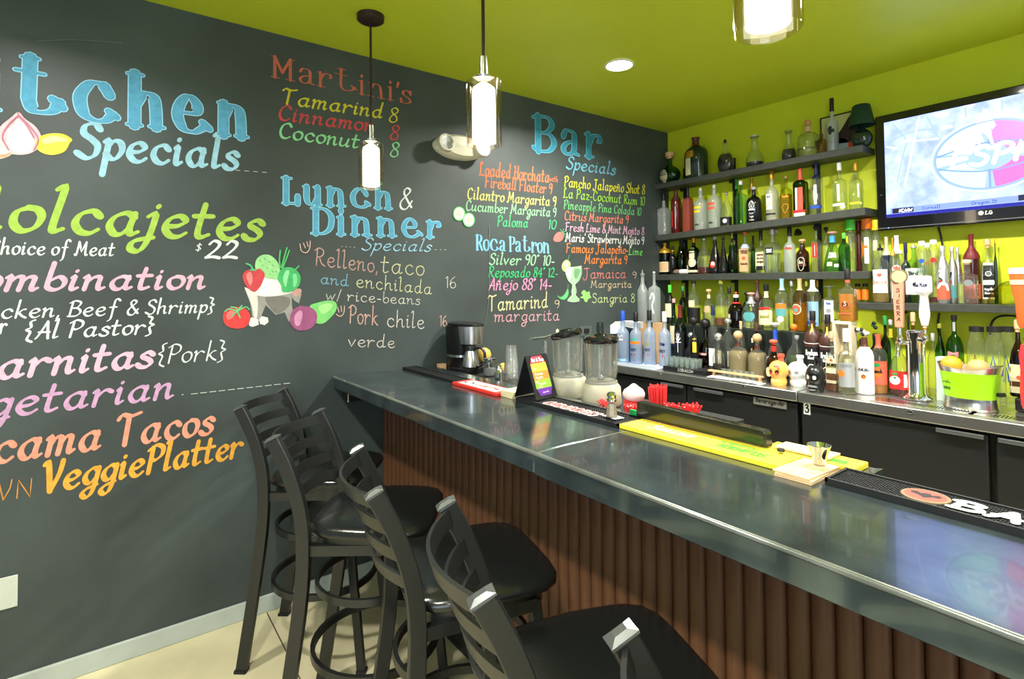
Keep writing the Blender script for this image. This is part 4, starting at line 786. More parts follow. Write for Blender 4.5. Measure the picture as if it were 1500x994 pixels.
for nm, c, q in (('quarter_teal', (204, 240, 242), sector(pi * .56, pi * .93, .30, .93)), ('quarter_pink', (252, 160, 228), sector(pi * .08, pi * .47, .30, .93)), ('quarter_mint', (200, 244, 236), sector(pi * 1.1, pi * 1.47, .42, .93)), ('quarter_red', (252, 146, 196), sector(pi * 1.53, pi * 1.9, .42, .93)), ('left_white', (222, 236, 250), sector(pi * .96, pi * 1.06, .35, .93, 4)), ('right_white', (222, 244, 250), sector(-pi * .06, pi * .05, .35, .93, 4))):
    tv_poly(nm, c, q, 2, px=False, smooth=False)
tv_line('logo_ring', (240, 244, 255), [[OV(1.0, 2 * pi * i / 40) for i in range(41)]], .007, 3, px=False)
tv_line('logo_ring', (168, 184, 230), [[OV(.93, 2 * pi * i / 40) for i in range(41)]], .008, 3, px=False)
tv_line('logo_seam', (156, 174, 226), [[OV(.93, pi * .5), OV(.3, pi * .5)], [OV(.9, pi * 1.5), OV(.42, pi * 1.5)], [OV(.9, pi * .95), OV(.5, pi * .8), OV(.34, pi * .5), OV(.5, pi * .2), OV(.9, pi * .05)], [OV(.9, pi * 1.08), OV(.55, pi * 1.25), OV(.44, pi * 1.5), OV(.55, pi * 1.75), OV(.9, pi * 1.92)]], .008, 3, px=False)
mb = MB(); write(mb, 'ESPN', frontfn(YS), cxo - .165, czo - .045, .33, .10, 'hand', 'mono', .2, .1, 0, .0014); mb.build('lettering', em('screen_white', (246, 248, 255), 1.25), scr)
mb = MB(); write(mb, 'NBA', frontfn(YS), cxo - .135, czo + .055, .10, .045, 'hand', 'mono', .2, 0, 0, .0014); mb.build('lettering', em('screen_white', (246, 248, 255), 1.25), scr)
tv_poly('player_shape', (244, 240, 252), [Z(775, 180), (Z(795, 178)), Z(805, 205), Z(835, 250), Z(855, 285), Z(835, 310), Z(815, 300), Z(825, 350), Z(840, 412), Z(825, 410), Z(790, 350), Z(740, 320), Z(720, 270), Z(725, 215), Z(760, 205)], 4, 1.5, smooth=False)
cb_ = tv_line('court_beams', (176, 194, 240), [[Z(170, 275), Z(260, 380)], [Z(400, 235), Z(480, 380)], [Z(650, 170), Z(655, 230)], [Z(895, 120), Z(893, 190)], [Z(130, 400), Z(300, 330), Z(460, 310)], [Z(200, 660), Z(230, 520), Z(262, 400)]], .005, 1); cb_['kind'] = 'stuff'
tv_line('court_lines', (236, 242, 255), [[Z(345, 230), Z(310, 400), Z(250, 690)], [Z(260, 395), Z(470, 375)], [Z(130, 430), Z(200, 440)]], .008, 2)
for P in ([Z(440, 215), Z(520, 195), Z(545, 215), Z(465, 238)], [Z(480, 300), Z(560, 283), Z(570, 298), Z(500, 320)], [Z(640, 160), Z(720, 145), Z(690, 170)]): tv_poly('arena_lights', (250, 250, 255), P, 2, 1.3, smooth=False)
def zz(a, b, c, d): return [(SX0 + a, SZ0 + c), (SX0 + b, SZ0 + c), (SX0 + b, SZ0 + d), (SX0 + a, SZ0 + d)]
WS = SX1 - SX0
tv_poly('ticker_bar', (44, 60, 178), zz(0, WS, 0, .018), 2, 1, False, False); tv_poly('ticker_row', (168, 184, 240), zz(.022, WS, .020, .05), 2, 1, False, False)
tv_poly('ticker_block', (40, 46, 88), zz(.03, .13, .02, .048), 3, .8, False, False); tv_poly('ticker_block', (52, 60, 108), zz(.56, .66, .024, .052), 3, .8, False, False)
for tx, a, w_ in (('NCAAW', .062, .062), ('Tied', .60, .04)):
    mb = MB(); write(mb, tx, frontfn(YS), SX0 + a, SZ0 + .025, w_, .018, 'hand', 'mono', .2, 0, 0, .0014); mb.build('lettering', em('screen_white', (246, 248, 255), 1.25), scr)
for tx, a, w_ in (('Cornell', .17, .08), ('Oregon St', .38, .10)):
    mb = MB(); write(mb, tx, frontfn(YS), SX0 + a, SZ0 + .027, w_, .017, 'hand', 'mono', .14, 0, 0, .0012); mb.build('lettering', em('screen_txt', (110, 124, 190), 1), scr)
LGp = at(1437, 312, 'y', -.1025)
lg = MB().lathe([(.0, .0), (.011, .0), (.011, .001)], 20, M=Matrix.Translation((LGp.x, -.1022, LGp.z)) @ Matrix.Rotation(math.pi / 2, 4, 'X')).build('maker_mark', mat('mark_silver', srgb(220, 220, 224), .4), tv)
front_text(tv, 'LG', LGp.x + .016, LGp.z - .008, .028, .018, -.1024, (225, 225, 228), wt=.2, name='maker_lettering')
MB().box(TX0 + .005, TX1 - .005, -.1032, -.1005, TZ0 + .012, TZ0 + .016).build('silver_line', mat('dull_silver', (.35, .35, .32), .25, metal=.8), tv)
MB().lathe([(.003, 0), (0, .002)], 8, M=Matrix.Translation((TX0 + .055, -.1033, TZ0 + .014)) @ Matrix.Rotation(math.pi / 2, 4, 'X')).build('power_light', em('blue_led', (120, 160, 255), 4), tv)
front_text(tv, '---', TX0 + .018, TZ0 + .20, .01, .02, -.1025, (120, 124, 128), name='side_marks')
wr = tag(MB().tube(spline([tuple(at(*p, 'y', -.012)) for p in ((1374, 330), (1378, 345), (1381, 368), (1376, 400))], 5), .005, n=8).build('television_cable', m_dark, smooth=True), 'black cable hanging from the television behind the bottles', 'cable')
wr2 = tag(MB().tube(spline([tuple(at(*p, 'y', -.02)) for p in ((1376, 458), (1374, 480), (1381, 505), (1384, 540))], 5), .005, n=8).build('wall_cable', m_dark, smooth=True), 'black cable on the green wall below the lower shelf', 'cable')
wr3 = tag(MB().tube(spline([tuple(at(*p, 'y', -.02)) for p in ((1450, 490), (1453, 472), (1465, 463), (1490, 463), (1515, 470))], 5), .005, n=8).build('looped_cable', m_dark, smooth=True), 'black looped cable on the wall behind the glass jars', 'cable')
# ================================================================ bottles
G = {
 'clear': thin('bottle_clear', (.95, .97, .95), (.58, .62, .56), gloss=1.0, frost=.05, frost_col=(.92, .95, .92)), 'green': thin('bottle_green', (.22, .52, .26), (.02, .12, .04)), 'pale_green': thin('bottle_pale_green', (.66, .86, .70), (.25, .45, .3)),
 'aqua': thin('bottle_aqua', (.72, .93, .84), (.2, .5, .38)), 'dark_green': thin('bottle_dark_green', (.10, .22, .12), (.01, .03, .015)), 'brown': thin('bottle_brown', (.34, .15, .06), (.05, .015, .005)),
 'blue': thin('bottle_blue', (.10, .18, .34), (.01, .03, .08)), 'yellow': thin('bottle_yellow', (.85, .85, .45), (.4, .42, .1)), 'amber_thin': thin('bottle_amber', (.80, .62, .36), (.35, .2, .08)), 'red': thin('bottle_red', (.60, .12, .08), (.16, .01, .01)),
 'frost': thin('bottle_frosted', (.92, .95, .95), (.7, .74, .74), gloss=.3, rough=.25, frost=.5, frost_col=(.80, .86, .86)), 'frost_blue': thin('bottle_frosted_blue', (.78, .88, 1), (.5, .62, .85), gloss=.3, rough=.2, frost=.42, frost_col=(.70, .82, 1)),
 'frost_yellow': thin('bottle_frosted_yellow', (.93, .93, .8), (.7, .7, .5), gloss=.3, rough=.25, frost=.55, frost_col=(.90, .90, .78)),
 'black': mat('bottle_black', srgb(16, 16, 18), .12, coat=.5), 'white': mat('bottle_white', srgb(240, 240, 238), .25, coat=.3), 'darkred': mat('bottle_darkred', srgb(84, 24, 22), .2, coat=.4), 'navy': mat('bottle_navy', srgb(20, 34, 66), .2, coat=.4),
 'silver': mat('bottle_silver', (.72, .72, .72), .28, metal=.9), 'deep_green': mat('bottle_deep_green', srgb(22, 44, 32), .15, coat=.4), 'ceramic_brown': mat('bottle_ceramic_brown', srgb(70, 44, 36), .35), 'textured_red': mat('bottle_textured_red', srgb(150, 66, 52), .5, bump=(300, 1)),
}
RGB = dict(white=(240, 240, 236), cream=(226, 214, 176), black=(24, 24, 26), red=(214, 44, 40), gold=(208, 156, 50), blue=(40, 84, 190), navy=(20, 34, 80), silver=(190, 192, 194), green=(40, 150, 70), lime=(150, 220, 40), orange=(240, 122, 34), yellow=(246, 214, 50),
 cork=(206, 170, 124), wood=(190, 140, 92), pink=(232, 168, 160), brown=(84, 46, 32), teal=(90, 160, 160), tan=(214, 176, 130), lightblue=(150, 196, 226), darkred=(110, 20, 30), grey=(130, 136, 136), skin=(236, 186, 110), sky=(70, 160, 220), coral=(232, 96, 70), greencap=(90, 210, 70), olive=(150, 150, 60), violet=(90, 60, 140))
def cmat(c, rough=.45): return mat('label_' + c, srgb(*RGB[c]), rough, metal=.6 if c in ('silver', 'gold') else 0)
def LQ(name, rgb, dens): return mat('liquid_' + name, srgb(*rgb), .05, trans=dens, ior=1.33)
LIQ = {'amber': LQ('amber', (236, 156, 24), .55), 'gold': LQ('gold', (220, 184, 84), .7), 'pale': LQ('pale', (236, 232, 190), .96), 'clear': LQ('clear', (240, 246, 240), .97), 'dark': LQ('dark', (40, 18, 12), .5), 'red': LQ('red', (120, 16, 20), .7), 'green': LQ('green', (170, 210, 120), .93), 'brown': LQ('brown', (176, 110, 60), .6), 'tan': LQ('tan', (186, 166, 122), .5)}
# profiles: (radius, height of the glass 0..1, cross-section power)
PF = {
 'wine': [(0, 0), (.93, 0), (1, .015), (1, .60), (.94, .66), (.62, .74), (.38, .80), (.31, .86), (.29, .97), (.34, .975), (.34, 1)],
 'vodka': [(0, 0), (.93, 0), (1, .015), (1, .64), (.95, .69), (.72, .75), (.42, .79), (.30, .83), (.28, .97), (.33, .98), (.33, 1)],
 'slim': [(0, 0), (.9, 0), (1, .012), (1, .68), (.85, .76), (.5, .83), (.34, .88), (.30, 1)],
 'square': [(0, 0, 6), (.93, 0, 6), (1, .015, 7), (1, .68, 7), (.93, .72, 6), (.55, .755, 3), (.32, .78, 2), (.29, .96, 2), (.34, .965, 2), (.34, 1, 2)],
 'shoulder': [(0, 0), (.93, 0), (1, .015), (.97, .55), (1, .66), (.94, .74), (.66, .80), (.36, .84), (.30, .88), (.30, 1)],
 'flask': [(0, 0), (.45, 0), (.62, .03), (.86, .14), (1, .30), (.96, .44), (.78, .57), (.48, .66), (.26, .72), (.22, .80), (.22, .96), (.30, .97), (.30, 1)],
 'pear': [(0, 0), (.72, 0), (.94, .06), (1, .18), (.96, .30), (.78, .42), (.52, .53), (.36, .66), (.33, .88), (.30, .92), (.44, .95), (.44, 1)],
 'cone': [(0, 0), (.92, 0), (1, .02), (.98, .12), (.80, .36), (.56, .58), (.36, .74), (.27, .84), (.26, 1)],
 'jug': [(0, 0), (.92, 0), (1, .02), (1, .56), (.94, .66), (.72, .74), (.34, .79), (.26, .83), (.25, .97), (.31, .975), (.31, 1)],
 'cylinder': [(0, 0), (.94, 0), (1, .012), (1, .86), (.95, .91), (.66, .95), (.56, .96), (.56, 1)],
 'can': [(0, 0), (.9, 0), (1, .02), (1, .60), (.92, .70), (.62, .80), (.42, .87), (.36, .90), (.36, 1)],
 'bell': [(0, 0, 3), (.9, 0, 3), (1, .02, 4), (1, .42, 4), (.95, .56, 3), (.76, .70, 2.5), (.46, .80, 2), (.30, .85, 2), (.27, 1, 2)],
 'champagne': [(0, 0), (.93, 0), (1, .015), (1, .42), (.90, .55), (.60, .70), (.38, .82), (.31, .90), (.36, .91), (.36, .93), (.31, .94), (.31, 1)],
 'ballneck': [(0, 0), (.93, 0), (1, .02), (1, .58), (.9, .68), (.6, .75), (.42, .80), (.44, .86), (.36, .90), (.30, .93), (.30, 1)],
 'pot': [(0, 0), (.86, 0), (.98, .03), (1, .2), (.98, .48), (.86, .60), (.56, .70), (.34, .76), (.30, .80), (.30, 1)],
}
def prof_at(P, z):
    for a, b in zip(P, P[1:]):
        if a[1] <= z <= b[1] and b[1] > a[1]:
            t = (z - a[1]) / (b[1] - a[1]); pa = a[2] if len(a) > 2 else 2; pb = b[2] if len(b) > 2 else 2
            return a[0] + (b[0] - a[0]) * t, pa + (pb - pa) * t
    return P[-1][0], 2
SHELF_OF = {'1': (zs1, -.10), '2': (zs2, -.11), '3': (zs3, -.11), '4': (zs4, -.11), 'R': (lambda x: 1.213, -.26), 'C': (lambda x: CT, -.50), 'K': (lambda x: 1.232, -.50), 'V': (lambda x: CT, -.6)}
GROUP = {'1': 'bottles on the top shelf', '2': 'bottles on the second shelf', '3': 'bottles on the third shelf', '4': 'bottles on the lower right shelf', 'R': 'bottles on the dark riser', 'C': 'bottles on the back counter', 'K': 'bottles standing on crates', 'V': 'frosted vodka bottles on the pale tray'}
TAKEN = {'C': [(.58 + k * .05, -.60, .068) for k in range(-3, 4)] + [(1.80, -.47, .065), (2.02, -.525, .12), (1.90, -.31, .06), (1.895, -.395, .04)] + [(at(q[0], 540, 'y', q[1]).x, q[1], .055) for q in ((1140, -.61), (1168, -.55), (1194, -.645))], '4': [(at(1480, 445, 'y', -.12).x, -.12, .086)]}
YR = {'1': (-.185, -.014), '2': (-.185, -.014), '3': (-.185, -.014), '4': (-.185, -.014), 'R': (-.33, -.055), 'C': (-.70, -.338)}
def bottle(sh, px, top, w, kind, glass, cap, text, lab=None, y=None, d=1, liq=None, rot=None, z0=None, capr=None, name='liquor_bottle', cat='bottle'):
    """sh shelf code, px/top/w as measured, lab = list of decorations, each relative to the glass height"""
    zf, y0 = SHELF_OF[sh]; y = y0 if y is None else y
    def size(y):
        p = at(px, top, 'y', y); zb = (zf(p.x) if z0 is None else z0) + (.0019 if sh == '2' else .0009)
        lid = {'2': zs1(0) - .046, '3': zs2(p.x) - .049, 'R': (zs3(p.x) - .050 if y > -.235 else 9)}.get(sh, 9); H = min(p.z, lid) - zb
        dp = depth((p.x, y, zb + H / 2)); th = math.atan(abs(px - PCX) / FPX); R = w / 2 * dp / FPX * math.cos(th)
        if d == 1 and PF[kind][1][-1] > 4 and len(PF[kind][1]) > 2: R /= 1.22    # square body seen at an angle
        return p, zb, H, R
    # stand clear of the neighbours: step along the line of sight within the depth of the shelf
    lo, hi = YR.get(sh, (-.66, -.1)) if sh not in 'KV' else (y, y)
    best = None
    for kk in range(0, 60):
        yy = y + (kk // 2) * .005 * (1 if kk % 2 else -1)
        p, zb, H, R = size(yy)
        l2 = -.552 if (sh == 'C' and p.x > 1.56) else lo; h2_ = -.07 if (sh == 'C' and p.x > 1.43) else hi
        if sh not in 'KV' and (yy - R * d < l2 or yy + R * d > h2_): continue
        worst = max([R + r2 - math.hypot(p.x - x2, yy - y2) for x2, y2, r2 in TAKEN.get(sh, [])] + [-1])
        if best is None or worst < best[0] - .0004: best = (worst, yy)
        if worst < -.0005: break
    if best: y = best[1]
    p, zb, H, R = size(y)
    for x2, y2, r2 in TAKEN.get(sh, []):
        o_ = R + r2 - math.hypot(p.x - x2, y - y2)
        if o_ > 0: R -= min(o_, R * .30)
    TAKEN.setdefault(sh, []).append((p.x, y, R))
    t = thing(name, text, cat, (p.x, y, zb), 0 if rot is None else rot, GROUP[sh] if cat == 'bottle' else None)
    ck, cc, cf = cap          # cap kind, colour, share of the total height
    HG = H * (1 - cf) if ck not in ('foil',) else H
    P = PF[kind]; gm = G[glass]
    body = MB().lathe([(q[0] * R, q[1] * HG, q[2] if len(q) > 2 else 2) for q in P], 28, d=d, caps=False).build('glass', gm, t, smooth=45)
    rn = P[-1][0] * R; cm = cmat(cc) if cc != 'glass' else m_ballglass; c = MB(); hz = H - HG; zt = HG
    if capr: rn *= capr
    if ck == 'screw': c.lathe([(rn * 1.12, zt - hz * .25), (rn * 1.15, zt - hz * .2), (rn * 1.15, zt + hz * .94), (rn, zt + hz)], 18)
    elif ck == 'cork': c.lathe([(rn * .85, zt - .002), (rn * .85, zt + hz * .25), (rn * 1.35, zt + hz * .27), (rn * 1.4, zt + hz * .9), (rn * 1.1, zt + hz)], 18)
    elif ck == 'ball':
        r_ = hz * .5; c.lathe([(rn * .6, zt - .002)] + [(max(r_ * math.sin(a), rn * .5 if a < .5 else .0), zt + r_ - r_ * math.cos(a)) for a in [math.pi * i / 10 for i in range(1, 11)]], 20, caps=False)
    elif ck == 'mush': c.lathe([(rn * .8, zt - .002), (rn * .8, zt + hz * .3), (rn * 1.7, zt + hz * .4), (rn * 1.85, zt + hz * .7), (rn * 1.4, zt + hz * .95), (0, zt + hz)], 20, caps=False)
    elif ck == 'pour': c.lathe([(rn * 1.2, zt - .004), (rn * 1.2, zt + hz * .25), (rn * .5, zt + hz * .35), (rn * .28, zt + hz)], 14)
    elif ck == 'foil':  # foil capsule over the neck, cf = its share
        zz0 = H * (1 - cf); c.lathe([(prof_at(P, zz0 / HG + k * cf / 8)[0] * R * 1.05 + .0004, zz0 + k * H * cf / 8) for k in range(8)] + [(rn * 1.1, H + .001), (0, H + .001)], 20, caps=False)
    elif ck == 'wide': c.lathe([(R * .82, zt), (R * .86, zt + hz * .03), (R * .84, zt + hz * .96), (R * .76, zt + hz)], 28)
    elif ck == 'pompom':
        pass
    if c.v: c.build('cap', cm, t, smooth=45)
    if liq:
        lv = liq[1]; pts = [(0, .012)] + [(prof_at(P, z)[0] * .93, z, prof_at(P, z)[1]) for z in [.012 + (lv - .012) * i / 10 for i in range(11)]] + [(0, lv)]
        MB().lathe([(q[0] * R, q[1] * HG, q[2] if len(q) > 2 else 2) for q in pts], 24, d=d, caps=False).build('liquid', LIQ[liq[0]], t, smooth=45)
    base_a = -math.pi / 2 + .16
    def surf(a0):
        def fn(u, v, off):
            rr, pw_ = prof_at(P, min(.999, max(0, v / HG))); rr = rr * R + .0007 + off
            a = a0 + u / R
            x, yy = se(a, rr, pw_, d); return (x, yy, v)
        return fn
    lp = None
    for i, L in enumerate(lab or []):
        k = L[0]; off = .00035 * i
        if k == 'lab':     # ('lab', z0, z1, half width in radians, colour[, turn])
            fn = surf(base_a + (L[5] if len(L) > 5 else 0)); hw = L[3] * R; n = max(4, int(L[3] * 8)); m_ = 3
            vs = [fn(-hw + 2 * hw * a / n, HG * (L[1] + (L[2] - L[1]) * j / m_), off) for j in range(m_ + 1) for a in range(n + 1)]
            fs = [[j * (n + 1) + a, j * (n + 1) + a + 1, (j + 1) * (n + 1) + a + 1, (j + 1) * (n + 1) + a] for j in range(m_) for a in range(n)]
            o = MB().add(vs, fs).build('label' if lp is None else 'label_band', cmat(L[4]), t if lp is None else lp, smooth=True)
            if lp is None: lp = o
        elif k == 'disc':  # ('disc', z, radius (x R), colour[, turn])
            fn = surf(base_a + (L[4] if len(L) > 4 else 0)); r_ = L[2] * R; zc = L[1] * HG
            vs = [fn(0, zc, off)]; fs = []
            for ri in (1, 2, 3):
                vs += [fn(r_ * ri / 3 * math.cos(a), zc + r_ * ri / 3 * math.sin(a), off) for a in [2 * math.pi * q / 20 for q in range(20)]]
            fs += [[0, 1 + q, 1 + (q + 1) % 20] for q in range(20)]
            for ri in (0, 1): fs += [[1 + ri * 20 + q, 1 + (ri + 1) * 20 + q, 1 + (ri + 1) * 20 + (q + 1) % 20, 1 + ri * 20 + (q + 1) % 20] for q in range(20)]
            o = MB().add(vs, fs).build('label' if lp is None else 'label_seal', cmat(L[3]), t if lp is None else lp, smooth=True)
            if lp is None: lp = o
        elif k == 'txt':   # ('txt', text, z, half width rad, letter height (x HG), colour[, turn])
            fn = surf(base_a + (L[6] if len(L) > 6 else 0)); mb = MB(); hw = L[3] * R
            write(mb, L[1], fn, -hw, L[2] * HG, 2 * hw, L[4] * HG, w=.19, pen='mono', slant=0, off=off + .0002)
            o = mb.build('label_lettering', cmat(L[5]), lp or t)
        elif k == 'line':  # ('line', [(u/R, z)...], width, colour)
            fn = surf(base_a); mb = MB()
            for ln in L[1]: ribbon(mb, spline([(a * R, z * HG) for a, z in ln], 5), lambda p_, q_: L[2], fn, off + .0002)
            mb.build('label_drawing', cmat(L[3]), lp or t)
        elif k == 'neck':  # ('neck', z0, z1, colour): collar round the neck
            MB().lathe([(prof_at(P, z)[0] * R * 1.04 + .0006, z * HG) for z in [L[1] + (L[2] - L[1]) * j / 4 for j in range(5)]], 20, caps=False).build('neck_band', cmat(L[3]), t, smooth=True)
    return t
m_ballglass = mat('silver_ball', (.75, .76, .74), .12, metal=.85)
B = bottle
V = [('lab', .2, .5, .9, 'white')]
# ---- top shelf
B('1', 981, 223, 34, 'flask', 'green', ('cork', 'cork', .20), 'round green bottle with cream disc tag nearest the corner on the top shelf', [('disc', .30, .60, 'cream', -.55), ('txt', 'Herencia', .33, .45, .08, 'black', -.55)], liq=('green', .4), d=.7)
B('1', 1019, 202, 38, 'jug', 'deep_green', ('foil', 'brown', .22), 'biggest dark green bottle on the top shelf with slanting cream label', [('lab', .08, .62, .28, 'cream', -.42), ('lab', .5, .66, .4, 'gold', -.30)], d=.8)
B('1', 1062, 204, 27, 'flask', 'clear', ('ball', 'black', .09), 'round brown filled flask on the top shelf', liq=('dark', .62), d=.6)
B('1', 1105, 199, 28, 'pear', 'clear', ('screw', 'silver', .03), 'clear pear shaped decanter with a little dark liquor', liq=('dark', .17))
B('1', 1155, 191, 23, 'pear', 'clear', ('screw', 'olive', .05), 'small round decanter half full of black liquor on the top shelf', liq=('dark', .40))
B('1', 1183, 175, 33, 'jug', 'clear', ('ball', 'wood', .16), 'wide clear bottle with round brown stopper on the top shelf', [('neck', .80, .97, 'tan')], liq=('pale', .3))
B('1', 1203, 196, 15, 'slim', 'amber_thin', ('screw', 'brown', .1), 'small amber bottle hidden behind the tall frosted bottle', y=-.06)
B('1', 1218, 144, 18, 'vodka', 'frost', ('screw', 'black', .19), 'tall frosted bottle with black cap on the top shelf', [('txt', 'Effen', .46, .5, .12, 'black')])
lampb = B('1', 1262, 176, 33, 'flask', 'deep_green', ('screw', 'silver', .04), 'dark green round bottle wearing a lamp shade, right end of top shelf', d=.8)
lp_ = at(1262, 176, 'y', -.10); hh = at(1262, 154, 'y', -.10).z - lp_.z
MB().lathe([(.066, -.035), (.068, -.034), (.046, hh * .94), (.040, hh), (0, hh)], 28, caps=False, c=(0, 0, lp_.z - zs1(0) - .0006)).build('shade', mat('dark_green_shade', srgb(24, 58, 40), .7), lampb, smooth=True)
pf = thing('picture_frame', 'small dark framed picture leaning behind the top shelf bottles', 'picture', (0, 0, 0))
q0 = at(1203, 217, 'y', -.03); q1 = at(1256, 207, 'y', -.03); zt = at(1205, 175, 'y', -.03).z; zq = zs1(0) + .0006
MB().box(q0.x, q1.x, -.04, -.03, zq, zt + .01).build('frame', mat('frame_brown', srgb(36, 22, 16), .5), pf, bevel=.002)
cx_ = (q0.x + q1.x) / 2; wq = (q1.x - q0.x) - .02
MB().box(q0.x + .01, q1.x - .01, -.0408, -.0402, zq + .01, zt).build('picture', mat('picture_ground', srgb(190, 190, 120), .7), pf)
for nm, c, P in (('dark_field', (50, 34, 28), [(.25, .35), (.55, .55), (.95, .95), (1, .3), (.5, .25)]), ('grey_shape', (150, 170, 170), [(.3, .05), (.35, .3), (.6, .38), (.8, .25), (.7, .05)]), ('red_shape', (220, 80, 60), [(.62, .06), (.75, .35), (.95, .42), (.98, .06)])):
    mb = MB(); face_poly(mb, [(q0.x + .01 + u * wq, zq + .01 + v * (zt - zq - .01)) for u, v in P], frontfn(-.0409), 0.0001 * len(nm)); mb.build(nm, mat('pic_' + nm, srgb(*c), .7), pf)
# ---- second shelf
B('2', 972, 283, 19, 'square', 'frost', ('screw', 'black', .14), 'square clear bottle with white butterfly pattern, corner end of second shelf', [('line', [[(-.8, .6), (-.3, .45), (-.7, .2), (-.2, .05)], [(.8, .6), (.3, .45), (.7, .2), (.2, .05)], [(-.5, .62), (0, .5), (.5, .62)]], .007, 'silver')], d=1)
B('2', 990, 277, 16, 'slim', 'darkred', ('foil', 'brown', .25), 'dark red bottle with pale stripe on the second shelf', [('lab', .15, .5, .12, 'red', -.4), ('lab', .1, .6, .05, 'silver', .3)])
B('2', 1007, 272, 15, 'square', 'textured_red', ('foil', 'black', .30), 'narrow rough red patterned bottle on the second shelf')
B('2', 1026, 275, 21, 'vodka', 'frost', ('ball', 'white', .07), 'pale frosted bottle with two yellow bands and white ball cap', [('lab', .54, .60, .7, 'yellow', -.3), ('lab', .44, .50, .6, 'yellow', -.35), ('txt', 'vodka', .12, .4, .05, 'black', -.3)])
B('2', 1046, 270, 20, 'vodka', 'frost', ('ball', 'white', .07), 'pale frosted bottle with two coral bands and white ball cap', [('lab', .56, .63, .7, 'coral', -.3), ('lab', .46, .52, .7, 'coral', -.3), ('txt', 'vodka', .12, .4, .05, 'black', -.3)])
B('2', 1064, 281, 17, 'bell', 'clear', ('ball', 'glass', .09), 'short clear bottle with black and white skull band on the second shelf', [('lab', .03, .30, 1.4, 'black'), ('disc', .18, .4, 'white')])
B('2', 1078, 252, 10, 'wine', 'green', ('foil', 'green', .2), 'thin green bottle neck rising behind the aqua bottle', y=-.05)
B('2', 1085, 265, 18, 'square', 'aqua', ('screw', 'white', .07), 'aqua glass faceted bottle with white cap beside the black bottle')
B('2', 1101, 261, 12, 'wine', 'yellow', ('foil', 'gold', .25), 'gold necked bottle behind the black round shouldered bottle', y=-.05)
B('2', 1104, 274, 24, 'jug', 'black', ('screw', 'silver', .06), 'glossy black bottle with white emblem on the second shelf', [('line', [[(-.32, .55), (0, .64), (.32, .55), (.25, .45), (0, .40), (-.25, .45), (-.32, .55)], [(-.15, .58), (0, .44), (.15, .58)]], .0035, 'white'), ('lab', .36, .40, .4, 'white'), ('txt', 'liqueur', .26, .3, .05, 'silver'), ('txt', 'baja', .16, .25, .06, 'silver'), ('txt', 'crema', .07, .3, .05, 'silver')])
B('2', 1130, 246, 19, 'vodka', 'frost_yellow', ('screw', 'gold', .13), 'milky bottle with white label and yellow slash on the second shelf', [('lab', .26, .62, .6, 'white', -.3), ('line', [[(-.8, .30), (-.2, .42)]], .006, 'yellow'), ('txt', '44', .52, .3, .08, 'grey', -.3), ('lab', .13, .17, .9, 'black', -.1)])
B('2', 1151, 258, 18, 'square', 'yellow', ('ball', 'pink', .05), 'square yellow green bottle with small pink stopper', [('txt', 'Tequila', .52, .6, .07, 'gold'), ('line', [[(-.6, .3), (0, .36), (.6, .3), (0, .14), (-.6, .3)]], .003, 'gold')], liq=('gold', .6))
B('2', 1172, 247, 23, 'square', 'dark_green', ('foil', 'coral', .24), 'green glass bottle with long coral neck foil and coral label', [('lab', .14, .60, .16, 'white', -.45), ('lab', .14, .60, .35, 'coral', .15), ('lab', .08, .14, 1.0, 'red'), ('lab', .01, .08, .8, 'white')])
B('2', 1195, 233, 20, 'square', 'clear', ('foil', 'navy', .28), 'tall square clear bottle with dark blue neck and blue base band', [('lab', .20, .58, .28, 'white'), ('lab', .12, .18, 1.3, 'blue'), ('txt', 'Milagro', .3, .2, .2, 'silver')])
B('2', 1229, 238, 22, 'square', 'clear', ('screw', 'white', .13), 'square clear bottle with white cap and white base band', [('line', [[(-.1, .25), (-.15, .62)], [(.1, .25), (.05, .62)]], .008, 'white'), ('lab', .13, .19, .9, 'white')])
B('2', 1253, 239, 22, 'square', 'clear', ('screw', 'gold', .13), 'square clear bottle with gold cap, right end of the second shelf', [('line', [[(.5, .3), (.45, .6)]], .006, 'white'), ('lab', .13, .18, .8, 'yellow')])
# ---- third shelf
B('3', 974, 356, 18, 'shoulder', 'dark_green', ('foil', 'gold', .32), 'olive bottle with gold neck and cream square label, corner end of third shelf', [('lab', .08, .40, 1.1, 'cream', -.1), ('lab', .11, .37, .9, 'tan', -.1)])
B('3', 985, 360, 11, 'wine', 'black', ('screw', 'black', .1), 'small black bottle with pale neck dot on the third shelf', [('neck', .88, .94, 'gold')], y=-.07)
B('3', 998, 341, 17, 'champagne', 'dark_green', ('foil', 'black', .25), 'dark green champagne style bottle on the third shelf', y=-.07)
B('3', 1010, 366, 8, 'square', 'clear', ('cork', 'cream', .4), 'small bottle with cream neck label on the third shelf', [('lab', .1, .6, 1, 'cream')], y=-.05)
B('3', 1016, 345, 18, 'shoulder', 'dark_green', ('screw', 'gold', .10), 'green bottle with round cream tag hanging from its neck', [('lab', .48, .80, .5, 'cream'), ('disc', .35, .75, 'cream'), ('lab', .05, .12, 1.2, 'cream')], liq=('dark', .25))
lay = thing('lying_bottle', 'small beaded bottle with white label lying on the third shelf', 'bottle', tuple(at(987, 393, 'y', -.155)))
lay.location.z = zs3(.2) + .019
MB().lathe([(.010, 0), (.016, .01), (.018, .03), (.018, .06)], 16, M=Matrix.Rotation(math.pi / 2, 4, 'Y')).build('beaded_end', mat('beads', srgb(140, 112, 96), .6, bump=(260, 2)), lay, smooth=True)
MB().lathe([(.0175, .06), (.0178, .062), (.0178, .115), (.014, .12)], 16, M=Matrix.Rotation(math.pi / 2, 4, 'Y')).build('label', cmat('white'), lay, smooth=True)
